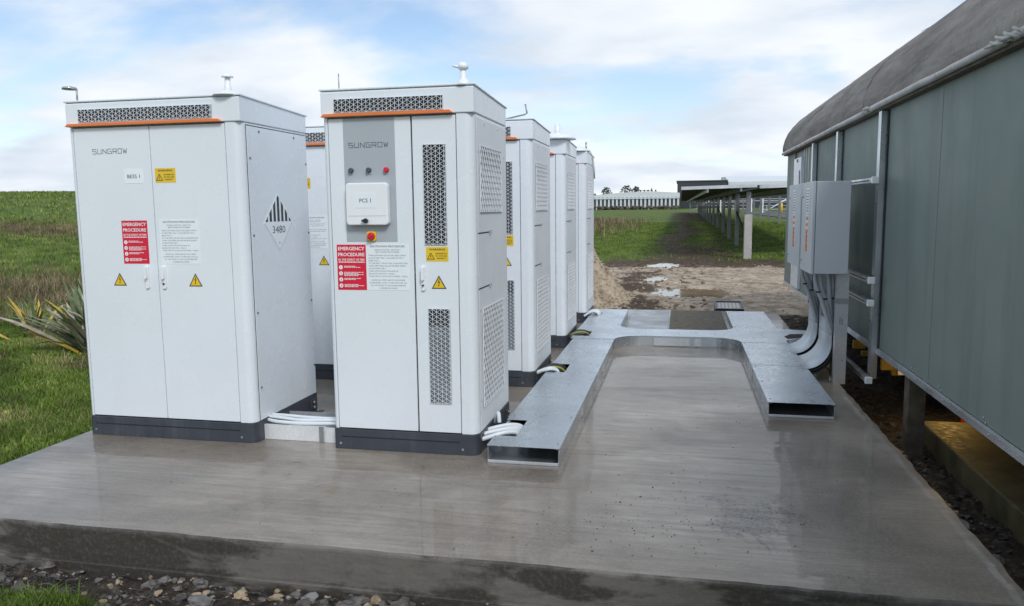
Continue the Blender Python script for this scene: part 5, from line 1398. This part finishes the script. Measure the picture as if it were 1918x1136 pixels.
# ------------------------------------------------------------------ grass and plants
def blades(name, mat, X, Y, hh, ww, lean, label, tint_hi=1.0, cat='grass'):
    n = len(X); Z = ground_z(X, Y)
    a = rng.uniform(0, 2 * np.pi, n); la = rng.uniform(0, 2 * np.pi, n)
    h = hh * rng.uniform(.45, 1.15, n) * np.clip(1 + 1.1 * fbm(X * 2.1 + 7, Y * 2.1, 3), .35, 2.0); w = ww * rng.uniform(.6, 1.3, n); ln = lean * rng.uniform(.2, 1.2, n) * h
    dx, dy = np.cos(a) * w / 2, np.sin(a) * w / 2; lx, ly = np.cos(la) * ln, np.sin(la) * ln
    v = np.empty((n, 5, 3))
    v[:, 0] = np.stack([X - dx, Y - dy, Z - .01], -1); v[:, 1] = np.stack([X + dx, Y + dy, Z - .01], -1)
    v[:, 2] = np.stack([X + dx * .75 + lx * .35, Y + dy * .75 + ly * .35, Z + h * .6], -1)
    v[:, 3] = np.stack([X - dx * .75 + lx * .35, Y - dy * .75 + ly * .35, Z + h * .6], -1)
    v[:, 4] = np.stack([X + lx, Y + ly, Z + h * .95], -1)
    b = np.arange(n)[:, None] * 5
    tris = np.concatenate([b + np.array([0, 1, 2]), b + np.array([0, 2, 3]), b + np.array([3, 2, 4])], 0)
    me = bpy.data.meshes.new(name); fill_mesh(me, v.reshape(-1, 3), tris)
    at = me.attributes.new('tint', 'FLOAT', 'POINT')
    clump = np.clip(.48 + .85 * fbm(X * 1.3, Y * 1.3, 4) + rng.normal(0, .17, n), 0, tint_hi)
    
    at.data.foreach_set('value', np.repeat(clump, 5).astype(np.float32))
    me.materials.append(MT[mat]); o = bpy.data.objects.new(name, me); C.objects.link(o)
    return tag(o, label, cat, None, 'stuff')
def scatter(n, xr, yr, keep):
    X = rng.uniform(*xr, n); Y = rng.uniform(*yr, n); k = keep(X, Y); return X[k], Y[k]
def grassy(X, Y):
    sa, mu, da, dr = zones(X, Y)
    return rng.random(len(X)) > np.clip(sa * 1.4 + mu * 1.1 + da * 1.8 + dr * .55, 0, 1)
off_pad = lambda X, Y: ~((X > SX0 - .03) & (X < SX1 + .03) & (Y > SY0 - .05) & (Y < SY1))
X, Y = scatter(60000, (-8.5, -4.12), (0.5, 3.7), lambda X, Y: grassy(X, Y))
blades('verge_grass', 'grass', X, Y, .050, .006, .9, 'short grass beyond the front left corner of the pad')
X, Y = scatter(150000, (-9.5, -4.1), (3.6, 10.5), lambda X, Y: (X / Y < -.42) & (X / Y > -1.25) & grassy(X, Y))
blades('near_grass', 'grass', X, Y, .050, .006, .9, 'short lush grass left of the pad')
X, Y = scatter(130000, (-34, -5), (9, 28), lambda X, Y: (X / Y < -.50) & (X / Y > -1.3) & grassy(X, Y))
blades('field_grass', 'grass', X, Y, .085, .015, .8, 'meadow grass in the left field')
X, Y = scatter(60000, (-90, -12), (26, 80), lambda X, Y: (X / Y < -.55) & (X / Y > -1.3) & grassy(X, Y))
blades('far_grass', 'grass', X, Y, .14, .05, .8, 'grass on the rise toward the left skyline')
X, Y = scatter(42000, (-3.6, -1.6), (2.35, 3.0), lambda X, Y: grassy(X, Y) & (Y < 2.94 - .16 * (X + 3.4)))
blades('corner_grass', 'grass', X, Y, .075, .005, .8, 'bright grass in the lower left corner in front of the pad')
X, Y = scatter(150000, (-8, 9), (22, 60), lambda X, Y: (X / Y > -.16) & (X / Y < .16) & grassy(X, Y))
blades('middle_grass', 'grass', X, Y, .07, .018, .7, 'mown grass between the track and the solar arrays', .85)
def dryk(X, Y):
    sa, mu, da, dr = zones(X, Y); return rng.random(len(X)) < dr * .9
X, Y = scatter(150000, (-26, -4.6), (6.5, 30), lambda X, Y: (X / Y < -.50) & (X / Y > -1.3) & dryk(X, Y))
blades('dry_grass', 'dry', X, Y, .19, .010, .9, 'brown dead grass in bands across the left field', cat='dry grass')
X, Y = scatter(30000, (-14, -2), (33, 75), lambda X, Y: (X / Y > -.2) & dryk(X, Y))
blades('dry_tussocks', 'dry', X, Y, .40, .03, .7, 'brown tussocks in the middle field', cat='dry grass')
X, Y = scatter(2600, (-2.6, -1.2), (11.9, 13.0), lambda X, Y: (X < -1.3) & (fbm(X * 2, Y * 2, 2) > -.1))
blades('weed_tuft', 'grass', X, Y, .12, .012, .6, 'green weeds at the foot of the soil heap behind the farthest cabinet')

X, Y = scatter(16000, (-9, -4.1), (3.6, 10.5), lambda X, Y: (fbm(X * 1.7 + 3, Y * 1.7, 3) > .12) & grassy(X, Y))
blades('clover_leaves', 'grass', X, Y, .055, .022, .8, 'broad-leaved weeds mixed into the grass left of the pad', cat='weeds')
X, Y = scatter(20000, (-9, -4.1), (3.6, 10.5), lambda X, Y: fbm(X * 1.1 + 13, Y * 1.1, 3) > .02)
blades('dead_stems', 'dry', X, Y, .065, .005, 1.0, 'dead brown stems among the grass left of the pad', cat='dry grass')
def flax(cx, cy, n, size, label, spread=1.0, ymix=.05):
    g = gz(cx, cy); r = thing('flax_plant', (cx, cy, g), label, 'plant', 'flax plants left of the pad')
    for k in range(n):
        az = random.uniform(0, 2 * math.pi); L = size * random.uniform(.55, 1.1); el = R(random.uniform(35, 82)); 
        if k % 3 == 0: az = math.pi + random.uniform(-.6, .6); el = R(random.uniform(25, 60)) * spread
        bx, by_ = cx + random.gauss(0, .09), cy + random.gauss(0, .09); d = Vector((math.cos(az) * math.cos(el), math.sin(az) * math.cos(el), math.sin(el)))
        sd_ = Vector((-math.sin(az), math.cos(az), 0)); tw = random.uniform(-.5, .5); sd_ = (sd_ + Vector((0, 0, tw))).normalized()
        droop = random.choice((0.1, .2, .35, .8)); w = .021 * size / .8 * random.uniform(.8, 1.4)
        t = MB(); m = 7; vs = []
        for s in range(m + 1):
            u = s / m; p = Vector((bx, by_, g - .02)) + d * (L * u) - Vector((0, 0, 1)) * droop * L * .35 * u ** 3
            ww = w * (.55 + .9 * u if u < .4 else 1.0 - ((u - .4) / .6) ** 2.2 * .97)
            up = Vector((0, 0, ww * .25))
            vs += [p - sd_ * ww + up, p, p + sd_ * ww + up]
        fs = []
        for s in range(m): fs += [(3 * s, 3 * s + 1, 3 * s + 4, 3 * s + 3), (3 * s + 1, 3 * s + 2, 3 * s + 5, 3 * s + 4)]
        t.add(vs, fs, True)
        q_ = random.random(); mt = 'flaxy' if q_ < ymix else ('flaxp' if q_ < ymix + .2 else 'flax')
        o = t.build('leaf', mt, r); 
flax(-6.62, 7.75, 110, 1.08, 'large flax plant with pale and yellow strap leaves beside the BESS 1 cabinet')
flax(-8.1, 8.4, 26, .70, 'small yellowing flax plant at the left edge of the photograph', ymix=.45)

# tiny fixings stay joined
for o in bpy.data.objects:
    b = o.name.split('.')[0]
    if b in ('screws', 'slots', 'bolts', 'numerals', 'lattice', 'vent_slot', 'lettering', 'grate_bars'): o['kind'] = 'stuff'
